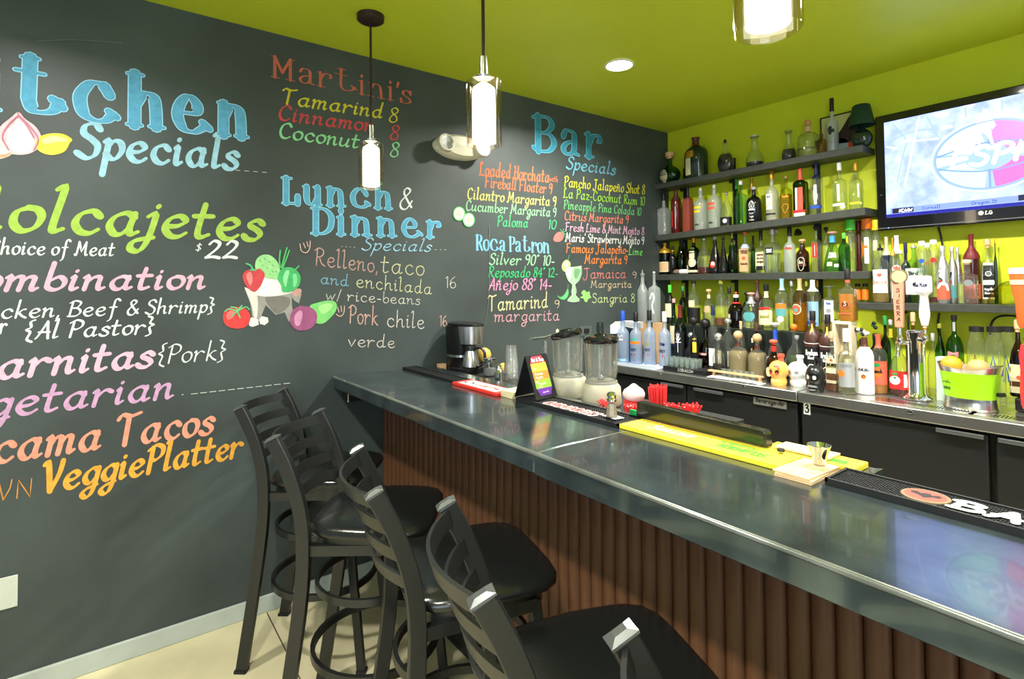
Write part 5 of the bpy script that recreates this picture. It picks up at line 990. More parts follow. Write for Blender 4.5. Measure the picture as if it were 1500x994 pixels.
B('3', 1031, 346, 18, 'bell', 'clear', ('ball', 'glass', .12), 'clear decanter with silver ball stopper left of the black teardrop bottle', liq=('red', .2), y=-.045)
B('3', 1047, 345, 28, 'cone', 'black', ('ball', 'silver', .12), 'black teardrop bottle with round red seal on the third shelf', [('disc', .27, .48, 'red', -.05), ('txt', '1921', .25, .28, .10, 'white', -.05)])
B('3', 1059, 346, 15, 'cone', 'black', ('ball', 'black', .10), 'second black teardrop bottle, behind the one with the red seal', y=-.04)
B('3', 1073, 352, 16, 'wine', 'black', ('cork', 'tan', .18), 'dark bottle with tan cork and orange side tag on the third shelf', [('lab', .15, .5, .28, 'gold', -.95)])
B('3', 1072, 340, 10, 'slim', 'green', ('screw', 'olive', .10), 'green bottle peeking out behind the tan corked bottle', y=-.05)
hb = B('3', 1091, 337, 18, 'square', 'clear', ('cork', 'coral', .06), 'clear bottle with wide tan label and blue paper collar', [('lab', .04, .62, 1.0, 'tan'), ('txt', 'TITOS', .50, .6, .09, 'brown'), ('disc', .38, .38, 'coral'), ('txt', 'Handmade', .22, .6, .05, 'brown')])
MB().lathe([(.032, .17), (.016, .20), (.014, .202)], 20, caps=False).build('paper_collar', mat('collar_blue_white', srgb(196, 210, 240), .7), hb, smooth=True)
B('3', 1103, 345, 9, 'slim', 'green', ('screw', 'black', .25), 'narrow green bottle with black cap behind the tan labelled bottle', y=-.06)
B('3', 1114, 328, 17, 'square', 'clear', ('screw', 'black', .20), 'tall clear bottle with black cap and dense cream lettering', [('lab', .10, .60, .9, 'cream'), ('lab', .08, .2, 1.0, 'black'), ('txt', 'reserva', .5, .6, .07, 'brown'), ('txt', 'de oro', .4, .6, .07, 'brown'), ('txt', 'anejo', .3, .6, .07, 'brown')])
B('3', 1131, 336, 25, 'square', 'clear', ('screw', 'silver', .10), 'square clear bottle with black shield label on the third shelf', [('lab', .46, .64, .55, 'black', -.2), ('txt', 'SHINE', .52, .4, .09, 'white', -.2)], liq=('clear', .5))
B('3', 1137, 331, 12, 'square', 'clear', ('ball', 'tan', .10), 'clear bottle with dull stopper behind the shield label bottle', y=-.05)
B('3', 1156, 323, 18, 'vodka', 'frost', ('screw', 'black', .17), 'tall grey frosted bottle with small red word', [('txt', 'BELVEDERE', .60, .6, .05, 'red')])
B('3', 1175, 350, 20, 'ballneck', 'brown', ('mush', 'tan', .12), 'squat brown bottle with tan mushroom cork on the third shelf', [('lab', .20, .30, .8, 'brown'), ('line', [[(-.5, .42), (0, .5), (.5, .42), (.35, .15), (0, .05), (-.35, .15), (-.5, .42)]], .003, 'cream'), ('txt', 'Rum', .3, .3, .1, 'cream')], liq=('dark', .35))
B('3', 1195, 330, 17, 'square', 'clear', ('ball', 'black', .10), 'clear bottle with long red label and black ball stopper', [('lab', .34, .68, .5, 'red', -.15), ('line', [[(-.1, .38), (-.1, .64)]], .003, 'white')])
B('3', 1210, 332, 12, 'slim', 'clear', ('mush', 'black', .12), 'thin clear bottle with black top behind the red labelled bottle', y=-.06)
B('3', 1219, 339, 31, 'cone', 'pale_green', ('mush', 'pink', .07), 'wide sloping bottle with sky blue neck band and pink cap', [('neck', .78, .96, 'sky'), ('txt', 'LUNA', .38, .5, .14, 'white'), ('lab', .15, .26, .3, 'cream', -.3), ('lab', .12, .20, .3, 'white', .5)], liq=('green', .3), d=.6)
B('3', 1236, 341, 18, 'slim', 'green', ('screw', 'greencap', .12), 'green handled bottle behind the sloping bottle', y=-.05)
B('3', 1245, 320, 18, 'cylinder', 'clear', ('wide', 'greencap', .20), 'straight clear bottle with large lime green cap', [('lab', .25, .85, .35, 'yellow', -.5), ('txt', 'lime', .5, .4, .08, 'lime')])
B('3', 1257, 323, 11, 'cylinder', 'darkred', ('wide', 'darkred', .20), 'straight dark red bottle between lime and orange capped bottles', y=-.06)
B('3', 1269, 320, 19, 'cylinder', 'clear', ('wide', 'orange', .20), 'straight clear bottle with large orange cap', y=-.06, lab=[('lab', .18, .8, .35, 'white', .1), ('line', [[(-.8, .7), (-.6, .5), (-.85, .3)], [(-.5, .6), (-.4, .35)]], .005, 'orange'), ('txt', 'rum', .55, .2, .1, 'orange')])
B('3', 1282, 322, 13, 'cylinder', 'clear', ('wide', 'yellow', .20), 'straight clear bottle with large yellow cap beside the television corner', [('lab', .5, .75, .5, 'cream')], y=-.045)
tag(MB().lathe([(.0, 0), (.004, .0), (.022, .028), (.024, .040), (.022, .040)], 16, M=Matrix.Translation(at(1164, 344, 'y', -.03)) @ Matrix.Rotation(1.1, 4, 'Y') @ Matrix.Rotation(.3, 4, 'X')).build('wall_hook', m_dark, smooth=True), 'small black cone fixture on the green wall above the brown bottle', 'hook')
# ---- lower right shelf
B('4', 1289, 357, 26, 'shoulder', 'clear', ('pour', 'black', .10), 'clear bottle with white square label and orange band, left on the lower shelf', [('lab', .18, .62, 1.0, 'white'), ('disc', .52, .26, 'coral'), ('txt', 'SAUZA', .36, .8, .045, 'coral'), ('lab', .335, .34, 1.0, 'orange')], liq=('gold', .60), y=-.13)
B('4', 1298, 347, 18, 'vodka', 'navy', ('foil', 'cream', .28), 'dark blue bottle with cream neck behind the orange banded bottle', y=-.05)
B('4', 1313, 345, 22, 'vodka', 'clear', ('foil', 'white', .27), 'clear bottle with white patterned neck foil and oval white label', [('disc', .50, .66, 'white'), ('lab', .06, .42, .8, 'white'), ('txt', 'Tanteo', .5, .5, .05, 'coral')])
B('4', 1307, 348, 10, 'vodka', 'clear', ('foil', 'gold', .27), 'gold necked bottle behind the white patterned bottle', y=-.045)
B('4', 1326, 355, 15, 'vodka', 'navy', ('screw', 'navy', .14), 'second dark blue bottle, uncapped look, behind the tap handles', y=-.05)
B('4', 1338, 357, 27, 'jug', 'pale_green', ('pour', 'silver', .06), 'pale green round bottle with wide white label and black bird', [('lab', .15, .62, 1.2, 'white'), ('disc', .33, .3, 'black', .2), ('txt', 'Bird', .5, .5, .07, 'black')])
B('4', 1350, 353, 16, 'cylinder', 'clear', ('screw', 'white', .06), 'straight clear bottle with white cap and blue dot', [('disc', .72, .5, 'blue')], capr=1)
B('4', 1358, 356, 12, 'cylinder', 'clear', ('screw', 'white', .06), 'thin clear bottle with orange dot between blue and red dot bottles', [('disc', .70, .5, 'orange')], y=-.05)
B('4', 1367, 351, 17, 'cylinder', 'clear', ('screw', 'white', .06), 'straight clear bottle with white cap and red dot', [('disc', .72, .55, 'red')], liq=('red', .10))
B('4', 1380, 360, 20, 'can', 'silver', ('screw', 'silver', .09), 'silver aluminium bottle with orange swirl artwork', [('lab', .08, .34, 1.3, 'coral', .1), ('line', [[(-.4, .62), (0, .6), (-.3, .52), (.1, .5)], [(-.7, .30), (-.2, .38), (.5, .36), (.8, .26)]], .012, 'white'), ('line', [[(-.5, .5), (-.1, .44), (-.4, .40)]], .004, 'black'), ('disc', .42, .2, 'red', -.3)])
B('4', 1394, 361, 16, 'can', 'silver', ('screw', 'silver', .09), 'silver aluminium bottle with teal artwork behind the orange one', [('lab', .10, .34, 1.3, 'teal', .1), ('line', [[(-.5, .55), (-.1, .6), (-.4, .48)]], .005, 'black'), ('disc', .42, .25, 'red', -.3)], y=-.09)
B('4', 1402, 362, 12, 'can', 'silver', ('screw', 'silver', .09), 'third silver aluminium bottle, mostly hidden', y=-.055)
B('4', 1416, 380, 31, 'square', 'clear', ('cork', 'cream', .10), 'flat clear square flask with dark sunburst on the lower shelf', [('disc', .52, .42, 'grey'), ('line', [[(-.6 + .1 * math.cos(a), .52 + .03 * math.sin(a)) for a in (0, 1.5, 3, 4.5, 6.28)]], .002, 'grey')], liq=('clear', .5), d=.45, y=-.13)
B('4', 1422, 343, 24, 'vodka', 'red', ('foil', 'darkred', .36), 'tall red bottle with dark red neck foil on the lower shelf', [('lab', .0, .28, 1.5, 'coral')], y=-.075)
B('4', 1446, 350, 26, 'jug', 'clear', ('cork', 'tan', .13), 'clear bottle with black and white skull label', y=-.135, lab=[('lab', .08, .72, .85, 'white', .0), ('lab', .11, .68, .75, 'black', .0), ('disc', .53, .42, 'white'), ('disc', .53, .30, 'grey'), ('disc', .55, .08, 'black', -.12), ('disc', .55, .08, 'black', .12), ('txt', 'EXOTICO', .34, .62, .08, 'white'), ('txt', 'tequila', .24, .5, .045, 'white'), ('txt', 'blanco', .17, .5, .04, 'white')], d=.7)
B('4', 1457, 348, 12, 'wine', 'deep_green', ('screw', 'gold', .07), 'dark olive wine bottle behind the skull label bottle', y=-.055)
gb = tag(MB().lathe([(.085, 0), (.088, .004), (.076, .05), (.05, .09), (.02, .11), (0, .115)], 10, caps=False).build('upturned_glass_bowl', G['yellow']), 'upturned faceted glass bowl on the lower shelf', 'bowl'); gp = at(1480, 445, 'y', -.12); gb.location = (gp.x, -.12, zs4(0) + .0006)
for px_, r_, l_ in ((1257, .0165, 'small glass jar with orange label, left of two behind the amber bottle'), (1268, .0165, 'small glass jar with orange label, right of two behind the amber bottle')):
    p_ = at(px_, 444, 'y', -.12); t = thing('label_jar', l_, 'jar', (p_.x, -.12, zs4(0) + .0006), 0, 'orange labelled jars')
    MB().lathe([(0, 0), (r_, 0), (r_, .085), (r_ * .8, .093)], 20, caps=False).build('glass', g_clear, t, smooth=45)
    MB().lathe([(r_ + .0006, .014), (r_ + .0006, .074)], 20, caps=False).build('label', cmat('orange'), t, smooth=True)
    MB().lathe([(r_ * .84, .09), (r_ * .84, .107), (r_ * .8, .108)], 20).build('lid', m_dark, t, smooth=True)
# ---- crates at the left of the counter, with two bottles on them
wood_c = mat('pale_crate_wood', srgb(206, 168, 120), .6, noise=(12, .12, 4, (1, 1, .2)))
for px_, w_, l_, z_ in ((943, .062, 'left upright tan wooden box under the pourer bottle', 0), (967, .085, 'right upright tan wooden box under the swing top bottle', 0)):
    p_ = at(px_, 500, 'y', -.370); t = thing('wooden_box', l_, 'box', (p_.x, -.370, CT + .0005), 0, 'tan wooden boxes')
    for a in range(4): MB().box(-w_ / 2 + a * w_ / 4, -w_ / 2 + (a + 1) * w_ / 4 - .0012, -.032, .03, 0, .292).build('board', wood_c, t, bevel=.0015)
B('K', 941, 395, 17, 'wine', 'frost', ('pour', 'grey', .10), 'tall grey clear bottle with pourer standing on the left tan box', [('disc', .4, .4, 'grey')], y=-.370, z0=CT + .2930)
B('K', 958, 397, 17, 'square', 'frost', ('ball', 'silver', .07), 'swing top bottle with white swan standing on the right tan box', [('line', [[(-.5, .5), (.1, .62), (.4, .5), (0, .35), (.3, .2)]], .012, 'white')], y=-.370, z0=CT + .2930)
tr_ = thing('bottle_tray', 'clear pale tray under the four frosted vodka bottles', 'tray', (.21, -.60, CT + .0005))
m_wtray = mat('pale_tray', srgb(206, 218, 232), .3)
MB().box(-.19, .19, -.098, .08, 0, .012).build('base', m_wtray, tr_, bevel=.004)
MB().box(-.19, .19, -.101, -.098, .0, .022).build('front_rail', m_wtray, tr_)
VZ = CT + .0128
VY = {912: -.655, 931: -.622, 951: -.592, 973: -.562}
def vod(px_, top_, cc, text, lab): B('V', px_, top_, 18, 'vodka', 'frost_blue', ('screw', cc, .15), text, lab, y=VY[px_], z0=VZ)
vod(912, 455, 'blue', 'frosted blue vodka bottle with blue cap nearest the chalkboard', [('txt', 'goose', .52, .5, .06, 'white'), ('line', [[(-.5, .6), (-.2, .64), (0, .58), (.3, .64), (.5, .6)]], .004, 'white'), ('lab', .05, .10, 1.0, 'lightblue')])
vod(931, 457, 'black', 'frosted vodka bottle with orange fruit picture', [('lab', .46, .52, 1.2, 'orange'), ('lab', .52, .60, .7, 'teal', .1), ('txt', 'GREY', .30, .5, .06, 'navy'), ('disc', .22, .13, 'red', .3), ('disc', .22, .13, 'black', -.3)])
vod(951, 454, 'black', 'frosted vodka bottle with grey bird and yellow fruit picture', [('line', [[(-.2, .62), (.1, .66), (-.1, .5), (.3, .44)]], .007, 'grey'), ('lab', .42, .48, .4, 'olive'), ('txt', 'GREY', .30, .5, .06, 'navy'), ('disc', .22, .13, 'red', .2), ('disc', .26, .13, 'black', -.6)])
vod(973, 456, 'white', 'frosted vodka bottle with dark cherry picture and white cap', [('disc', .48, .28, 'violet', -.2), ('disc', .47, .25, 'navy', .25), ('txt', 'GREY', .30, .5, .06, 'navy'), ('disc', .22, .14, 'red', .1)])
# ---- rear row on the riser
B('R', 981, 417, 15, 'slim', 'dark_green', ('screw', 'greencap', .16), 'olive bottle with green and red cap at the left of the riser', [('lab', .2, .62, .7, 'cream'), ('neck', .96, .99, 'red')], y=-.30, liq=('tan', .4))
B('R', 1000, 419, 11, 'wine', 'dark_green', ('screw', 'green', .1), 'tall dark green bottle behind the palm tree label bottle', y=-.16)
B('R', 1016, 410, 19, 'wine', 'clear', ('screw', 'black', .05), 'clear necked bottle with wide black belly label on the riser', [('lab', .02, .40, 1.6, 'black'), ('lab', .42, .58, .5, 'cream')], y=-.20)
B('R', 1038, 423, 16, 'bell', 'clear', ('mush', 'tan', .12), 'fancy clear bottle with tan mushroom cork on the riser', [('lab', .4, .6, .5, 'tan'), ('neck', .84, .96, 'cream')], y=-.2, liq=('pale', .4))
B('R', 1056, 409, 20, 'vodka', 'clear', ('screw', 'olive', .06), 'tall clear long necked bottle on the riser left of the black cap', y=-.17, liq=('brown', .18))
B('R', 1068, 420, 15, 'jug', 'clear', ('screw', 'black', .14), 'clear bottle with square black cap on the riser', y=-.22)
jugb = B('R', 1078, 427, 25, 'pot', 'brown', ('ball', 'coral', .07), 'brown jug with red neck ring and white swing stopper', [('lab', .12, .40, .45, 'cream', -.9), ('neck', .72, .76, 'red'), ('neck', .90, .99, 'white')], y=-.28, liq=('dark', .6))
B('R', 1093, 427, 11, 'slim', 'green', ('mush', 'black', .14), 'green bottle with black looped top behind the brown jug', y=-.16)
B('R', 1100, 428, 25, 'bell', 'clear', ('mush', 'pink', .09), 'clear flared bottle with round grey label on the riser', [('neck', .76, .97, 'silver'), ('disc', .38, .68, 'teal'), ('txt', 'avion', .5, .6, .07, 'black')], y=-.28, liq=('clear', .2))
B('R', 1109, 410, 17, 'wine', 'ceramic_brown', ('screw', 'brown', .05), 'brown matt bottle behind the grey round label bottle', [('disc', .5, .3, 'white', -.6)], y=-.18)
B('R', 1122, 416, 23, 'jug', 'clear', ('screw', 'black', .12), 'clear domed bottle with cream label and red band', [('lab', .12, .48, 1.1, 'cream'), ('lab', .50, .56, .7, 'red'), ('txt', 'mezcal', .3, .6, .09, 'olive'), ('neck', .80, .97, 'cream')], y=-.28)
B('R', 1145, 408, 22, 'jug', 'clear', ('foil', 'lightblue', .22), 'clear bottle with pale blue foil neck and round landscape label', [('disc', .42, .85, 'lightblue'), ('lab', .42, .52, .8, 'orange'), ('lab', .28, .42, .8, 'teal'), ('disc', .22, .45, 'white')], y=-.28, liq=('clear', .3))
B('R', 1159, 409, 13, 'vodka', 'clear', ('screw', 'silver', .1), 'clear bottle with silver top behind the landscape labels', y=-.17)
B('R', 1171, 408, 22, 'jug', 'amber_thin', ('foil', 'tan', .22), 'gold liquor bottle with copper foil neck and round orange label', [('disc', .42, .80, 'cream', -.35), ('disc', .42, .66, 'coral', -.35), ('disc', .4, .3, 'teal', -.35)], y=-.28, liq=('gold', .55))
B('R', 1181, 409, 12, 'slim', 'amber_thin', ('screw', 'olive', .1), 'slim gold bottle behind the copper necked bottle', y=-.17)
B('R', 1190, 408, 23, 'shoulder', 'clear', ('foil', 'white', .22), 'clear bottle with white foil neck and light blue square label', [('lab', .10, .58, 1.0, 'lightblue'), ('disc', .30, .45, 'white'), ('txt', 'Blanco', .14, .6, .06, 'blue')], y=-.28)
B('R', 1197, 409, 12, 'slim', 'amber_thin', ('screw', 'gold', .1), 'gold bottle behind the light blue label bottle', y=-.17)
B('R', 1215, 419, 25, 'square', 'clear', ('wide', 'lightblue', .001), 'square clear bottle with glass block stopper and white label', [('lab', .25, .70, .62, 'white'), ('disc', .48, .38, 'silver'), ('txt', 'Casa', .62, .3, .05, 'blue')], y=-.28, liq=('pale', .3))
# ---- front rows on the counter
B('C', 996, 447, 18, 'wine', 'dark_green', ('foil', 'darkred', .20), 'dark bottle with red neck and black palm tree label', [('lab', .16, .58, 1.1, 'black'), ('line', [[(0, .24), (0, .40)], [(0, .40), (-.4, .47)], [(0, .40), (.4, .47)], [(0, .40), (-.25, .54)], [(0, .40), (.25, .54)], [(0, .40), (0, .55)], [(-.5, .40), (0, .40), (.5, .40)]], .0045, 'white')], y=-.42)
B('C', 987, 437, 13, 'wine', 'green', ('screw', 'pink', .05), 'green wine bottle with cream label left of the palm tree bottle', [('lab', .3, .62, .9, 'cream'), ('lab', .3, .34, .9, 'navy')], y=-.39)
B('C', 1012, 486, 22, 'pot', 'black', ('ball', 'glass', .18), 'round dark bottle with silver ball stopper behind the shot glasses', y=-.41)
B('C', 1016, 463, 16, 'jug', 'black', ('ball', 'black', .16), 'dark bottle with black ball stopper and gold tag', [('lab', .4, .7, .35, 'yellow', .5)], y=-.39)
B('C', 1033, 466, 23, 'pot', 'brown', ('ball', 'black', .20), 'round brown bottle with black ball stopper above the tray lettering', [('lab', .36, .41, .5, 'pink')], y=-.40, liq=('dark', .5))
B('C', 1044, 447, 16, 'jug', 'clear', ('screw', 'navy', .12), 'clear bottle with navy cap and small white label left of centre', [('lab', .1, .4, .6, 'white')], y=-.39)
B('C', 1066, 465, 27, 'bell', 'clear', ('ball', 'glass', .13), 'clear bottle with silver ball stopper and two white labels', [('lab', .14, .46, .35, 'cream', -.8), ('lab', .14, .46, .3, 'cream', .6)], y=-.40)
B('C', 1052, 487, 20, 'pot', 'clear', ('ball', 'glass', .20), 'small round clear bottle with large silver ball stopper', y=-.43, liq=('dark', .3))
B('C', 1085, 470, 12, 'slim', 'clear', ('screw', 'cork', .12), 'narrow clear bottle with pale stopper behind the ball corked pair', y=-.385)
B('C', 1081, 484, 31, 'jug', 'clear', ('ball', 'cork', .20), 'wide tan bottle with pale ball cork, left of a pair', [('neck', .82, .92, 'brown')], y=-.47, liq=('tan', .70))
B('C', 1109, 488, 30, 'jug', 'clear', ('ball', 'cork', .20), 'wide tan bottle with pale ball cork, right of a pair', [('neck', .82, .92, 'brown')], y=-.48, liq=('tan', .72))
B('C', 1108, 473, 14, 'wine', 'black', ('screw', 'brown', .12), 'dark bottle with reddish top behind the tan ball cork bottles', y=-.39)
B('C', 1102, 495, 10, 'square', 'amber_thin', ('screw', 'cream', .1), 'small bottle with yellow card label between the ball cork bottles', [('lab', .2, .8, 1.0, 'yellow')], y=-.42)
B('C', 1135, 472, 27, 'flask', 'clear', ('mush', 'white', .07), 'round clear bottle with blue neck band and two pale discs', [('neck', .72, .94, 'blue'), ('disc', .34, .55, 'white', -.5), ('disc', .36, .6, 'lightblue', .4)], y=-.41, liq=('clear', .3))
B('C', 1133, 497, 24, 'pot', 'brown', ('mush', 'coral', .12), 'dark brown jug with coral mushroom cork and cream oval label', [('neck', .82, .97, 'red'), ('disc', .28, .62, 'cream', -.45)], y=-.53, liq=('dark', .5))
B('C', 1163, 474, 30, 'flask', 'clear', ('ball', 'orange', .12), 'round clear bottle with orange and green ball cork', y=-.42, liq=('green', .5))
B('C', 1167, 491, 22, 'pear', 'clear', ('cork', 'silver', .08), 'round clear bottle with silver stopper behind the white skull', y=-.47, liq=('gold', .35))
def ships(px_, top_, y_, text): B('C', px_, top_, 27, 'shoulder', 'ceramic_brown', ('screw', 'black', .10), text, [('lab', .04, .58, 2.0, 'black'), ('line', [[(-1.1, .66), (-.8, .635), (-.4, .63), (0, .63), (.5, .63), (1.0, .64)]], .004, 'white'), ('txt', 'Kraken', .46, .7, .08, 'white'), ('txt', 'black', .40, .4, .045, 'white'), ('line', [[(-.6, .2), (-.3, .3), (0, .32), (.3, .3), (.6, .2)], [(-.4, .1), (-.2, .25), (0, .12), (.2, .25), (.4, .1)], [(-.6, .12), (0, .2), (.6, .12)]], .005, 'white'), ('lab', .80, .92, .22, 'yellow')], y=y_)
ships(1190, 455, -.47, 'tall black rum bottle with white lettering behind the black skull')
ships(1212, 460, -.40, 'second tall black rum bottle, half hidden by the wood capped bottle')
B('C', 1218, 485, 20, 'square', 'clear', ('cork', 'cork', .16), 'rum bottle with pale wooden cap and red round bat seal', [('lab', .36, .66, .9, 'cream'), ('disc', .62, .30, 'coral'), ('txt', 'BACARDI', .50, .72, .06, 'black'), ('lab', .47, .485, .9, 'olive'), ('lab', .16, .22, .8, 'cream')], y=-.55, liq=('brown', .34))
B('C', 1239, 481, 28, 'jug', 'clear', ('screw', 'white', .16), 'clear bottle with grey label and orange sun', [('lab', .14, .58, .95, 'silver', .2), ('disc', .38, .42, 'orange', -.45), ('txt', 'CASTILLO', .51, .6, .04, 'grey', .1)], y=-.58, liq=('pale', .7))
B('C', 1266, 494, 27, 'slim', 'white', ('foil', 'brown', .16), 'white rum bottle with palm sunset emblem and brown cap', [('txt', 'MALIBU', .42, .62, .05, 'black'), ('disc', .32, .28, 'orange'), ('line', [[(-.15, .30), (0, .35), (.2, .32)]], .003, 'brown')], y=-.57)
B('C', 1286, 490, 27, 'jug', 'clear', ('foil', 'coral', .22), 'amber bottle with orange lettered label right of the white rum', [('lab', .16, .56, 1.2, 'coral'), ('disc', .36, .55, 'orange'), ('lab', .46, .52, .5, 'green', -.2), ('txt', 'Peach', .36, .5, .07, 'black')], y=-.47, liq=('amber', .45))
B('C', 1304, 468, 17, 'wine', 'pale_green', ('screw', 'silver', .06), 'tall pale green bottle with bright yellow neck band', [('neck', .80, .93, 'yellow')], y=-.33)
B('C', 1317, 500, 30, 'bell', 'clear', ('cork', 'cork', .08), 'syrup bottle with red label and white oval', [('lab', .13, .50, 2.2, 'red'), ('disc', .31, .52, 'white', -.35), ('disc', .36, .14, 'green', -.35), ('txt', 'AGAVE', .42, .25, .05, 'green', -.35), ('lab', .18, .44, .25, 'white', .7)], y=-.47, liq=('red', .40))
B('C', 1296, 462, 16, 'vodka', 'dark_green', ('screw', 'green', .10), 'green bottle in shadow behind the yellow banded bottle', y=-.36)
B('C', 1337, 457, 20, 'square', 'amber_thin', ('cork', 'tan', .16), 'amber bottle with tan cork behind the beer tower', y=-.26, liq=('amber', .55))
B('C', 1330, 462, 10, 'slim', 'black', ('screw', 'black', .1), 'thin black bottle behind the copper tap handle', y=-.20)
B('C', 1397, 461, 27, 'jug', 'green', ('screw', 'black', .05), 'green wine bottle with grey neck label left of the glass jars', [('lab', .84, .96, .6, 'silver'), ('lab', .1, .45, 1.1, 'cream')], y=-.30)
B('C', 1376, 474, 16, 'wine', 'green', ('screw', 'olive', .05), 'green bottle in front of the wall cable', y=-.22)
B('C', 1366, 488, 18, 'jug', 'clear', ('screw', 'silver', .1), 'clear bottle behind the white towel', y=-.25)
kb = B('C', 1490, 468, 27, 'bell', 'brown', ('cork', 'tan', .16), 'dark brown liqueur bottle with cream label beside the red tap', [('lab', .06, .5, 1.3, 'cream'), ('lab', .16, .24, 1.2, 'brown'), ('disc', .3, .3, 'coral')], y=-.40, z0=CT + .062, liq=('dark', .7))
# amber square tequila on the cream crate
crt = thing('cream_crate', 'cream wooden frame box holding small bottles below the amber bottle', 'box', (0, 0, 0))
p_ = at(1234, 480, 'y', -.47); zc = at(1234, 470, 'y', -.47).z; cw = .047
m_ccr = mat('cream_wood', srgb(226, 212, 180), .55)
for nm, a in (('top_board', (-cw, cw, -.03, .04, zc - .016, zc)), ('side_board', (-cw, -cw + .014, -.03, .04, CT + .0005, zc - .0162)), ('side_board', (cw - .014, cw, -.03, .04, CT + .0005, zc - .0162)), ('back_board', (-cw + .0142, cw - .0142, .036, .04, CT + .0005, zc - .0162))):
    MB().box(p_.x + .008 + a[0], p_.x + .008 + a[1], -.47 + a[2], -.47 + a[3], a[4], a[5]).build(nm, m_ccr, crt, bevel=.002)
B('K', 1241, 393, 29, 'square', 'clear', ('screw', 'black', .17), 'big square amber tequila bottle with black cap on the cream box', [('neck', .88, .96, 'coral'), ('disc', .38, .52, 'coral', -.2), ('disc', .38, .42, 'amberlab', -.2), ('txt', 'S', .36, .12, .10, 'gold', -.2), ('lab', .17, .20, .7, 'coral', -.2)] if False else [('neck', .88, .96, 'coral'), ('disc', .38, .52, 'coral', -.2), ('disc', .38, .42, 'brown', -.2), ('txt', 'S', .35, .14, .11, 'tan', -.2), ('lab', .16, .19, .7, 'coral', -.2)], y=-.46, z0=zc + .0006, liq=('amber', .62))
B('C', 1238, 488, 13, 'jug', 'clear', ('screw', 'black', .14), 'small clear bottle with black cap inside the cream box', [('lab', .3, .6, .8, 'white')], y=-.455)
# ---- three skull bottles
def skull(px_, top_, base_px, w_, y_, rgb, deco, text):
    p = at(px_, top_, 'y', y_); zb = CT + .0006; H = p.z - zb; dp = depth((p.x, y_, zb)); R = w_ / 2 * dp / FPX * .79
    t = thing('skull_bottle', text, 'bottle', (p.x, y_, zb), -.10, 'skull shaped bottles')
    m_ = mat('skull_%d_%d_%d' % rgb, srgb(*rgb), .3, coat=.3)
    HB = H * .80; vs = []; fs = []; n = 28; rows = 18
    for j in range(rows + 1):
        v = j / rows; z = HB * v
        jaw = .72 + .10 * math.sin(min(1, v / .3) * pi)
        r = jaw if v < .30 else jaw * (1 - min(1, (v - .3) / .2)) + 1.0 * min(1, (v - .3) / .2)
        if v > .62: r = math.sqrt(max(0, 1 - ((v - .62) / .38) ** 2)) * 1.0
        for i in range(n):
            a = 2 * pi * i / n; x, yy = math.cos(a) * r * R, math.sin(a) * r * R * 1.08
            front = max(0, -math.sin(a))
            for sx in (-1, 1):   # eye sockets and cheek
                da = (a - (-pi / 2 + sx * .42) + pi) % (2 * pi) - pi
                if abs(da) < .36 and .42 < v < .68:
                    k = (1 - (da / .36) ** 2) * (1 - ((v - .55) / .13) ** 2) * .17; x *= 1 - k; yy *= 1 - k
            if .25 < v < .34: x *= 1 - .04 * front; yy *= 1 - .04 * front
            vs.append((x, yy, z))
    for j in range(rows):
        for i in range(n): fs.append([j * n + i, j * n + (i + 1) % n, (j + 1) * n + (i + 1) % n, (j + 1) * n + i])
    fs.append(list(range(n))[::-1]); fs.append([rows * n + i for i in range(n)])
    MB().add(vs, fs).build('skull', m_, t, smooth=True)
    MB().lathe([(R * .34, HB * .93), (R * .30, HB * 1.02), (R * .30, H * .9), (R * .38, H * .91), (R * .38, H)], 20, c=(R * .18, R * .2, 0)).build('neck', m_ if deco['cap'] is None else cmat(deco['cap']), t, smooth=45)
    def fn(u, v, off):
        a = -pi / 2 + u; r = 1.0 if v > .36 else .78
        if v > .62: r = math.sqrt(max(0, 1 - ((v - .62) / .38) ** 2))
        k = 1.0
        for sx in (-1, 1):
            da = u - sx * .42
            if abs(da) < .36 and .42 < v < .68: k -= (1 - (da / .36) ** 2) * (1 - ((v - .55) / .13) ** 2) * .15
        rr = r * R * k * 1.01 + .001 + off
        return (math.cos(a) * rr, math.sin(a) * rr * 1.08, v * HB)
    for nm, c, P in deco['polys']:
        for Q in P:
            mb = MB(); cx2 = sum(q[0] for q in Q) / len(Q); cz2 = sum(q[1] for q in Q) / len(Q); S_ = spline(Q, 4, True); off = .0006 if nm == 'pupil' else 0
            rings = [[(cx2 + (u - cx2) * f_, cz2 + (v - cz2) * f_) for u, v in S_] for f_ in (1, .6, .25)]; m2 = len(S_)
            mb.add([fn(u, v, off) for rg in rings for u, v in rg], [[k * m2 + i, k * m2 + (i + 1) % m2, (k + 1) * m2 + (i + 1) % m2, (k + 1) * m2 + i] for k in (0, 1) for i in range(m2)] + [[2 * m2 + i for i in range(m2)]])
            mb.build(nm, cmat(c), t, smooth=True)
    for ln, c, w2 in deco['lines']:
        mb = MB(); 
        for l in ln: ribbon(mb, spline(l, 4), lambda a_, b_: w2, lambda u, v, off: fn(u, v, off + .0005))
        mb.build('painted_lines', cmat(c), t)
    return t
def O(cx2, cz2, rx2, rz2, n=8): return [(cx2 + rx2 * math.cos(2 * pi * i / n), cz2 + rz2 * math.sin(2 * pi * i / n)) for i in range(n)]
eyes = [O(-.42, .55, .24, .09), O(.42, .55, .24, .09)]
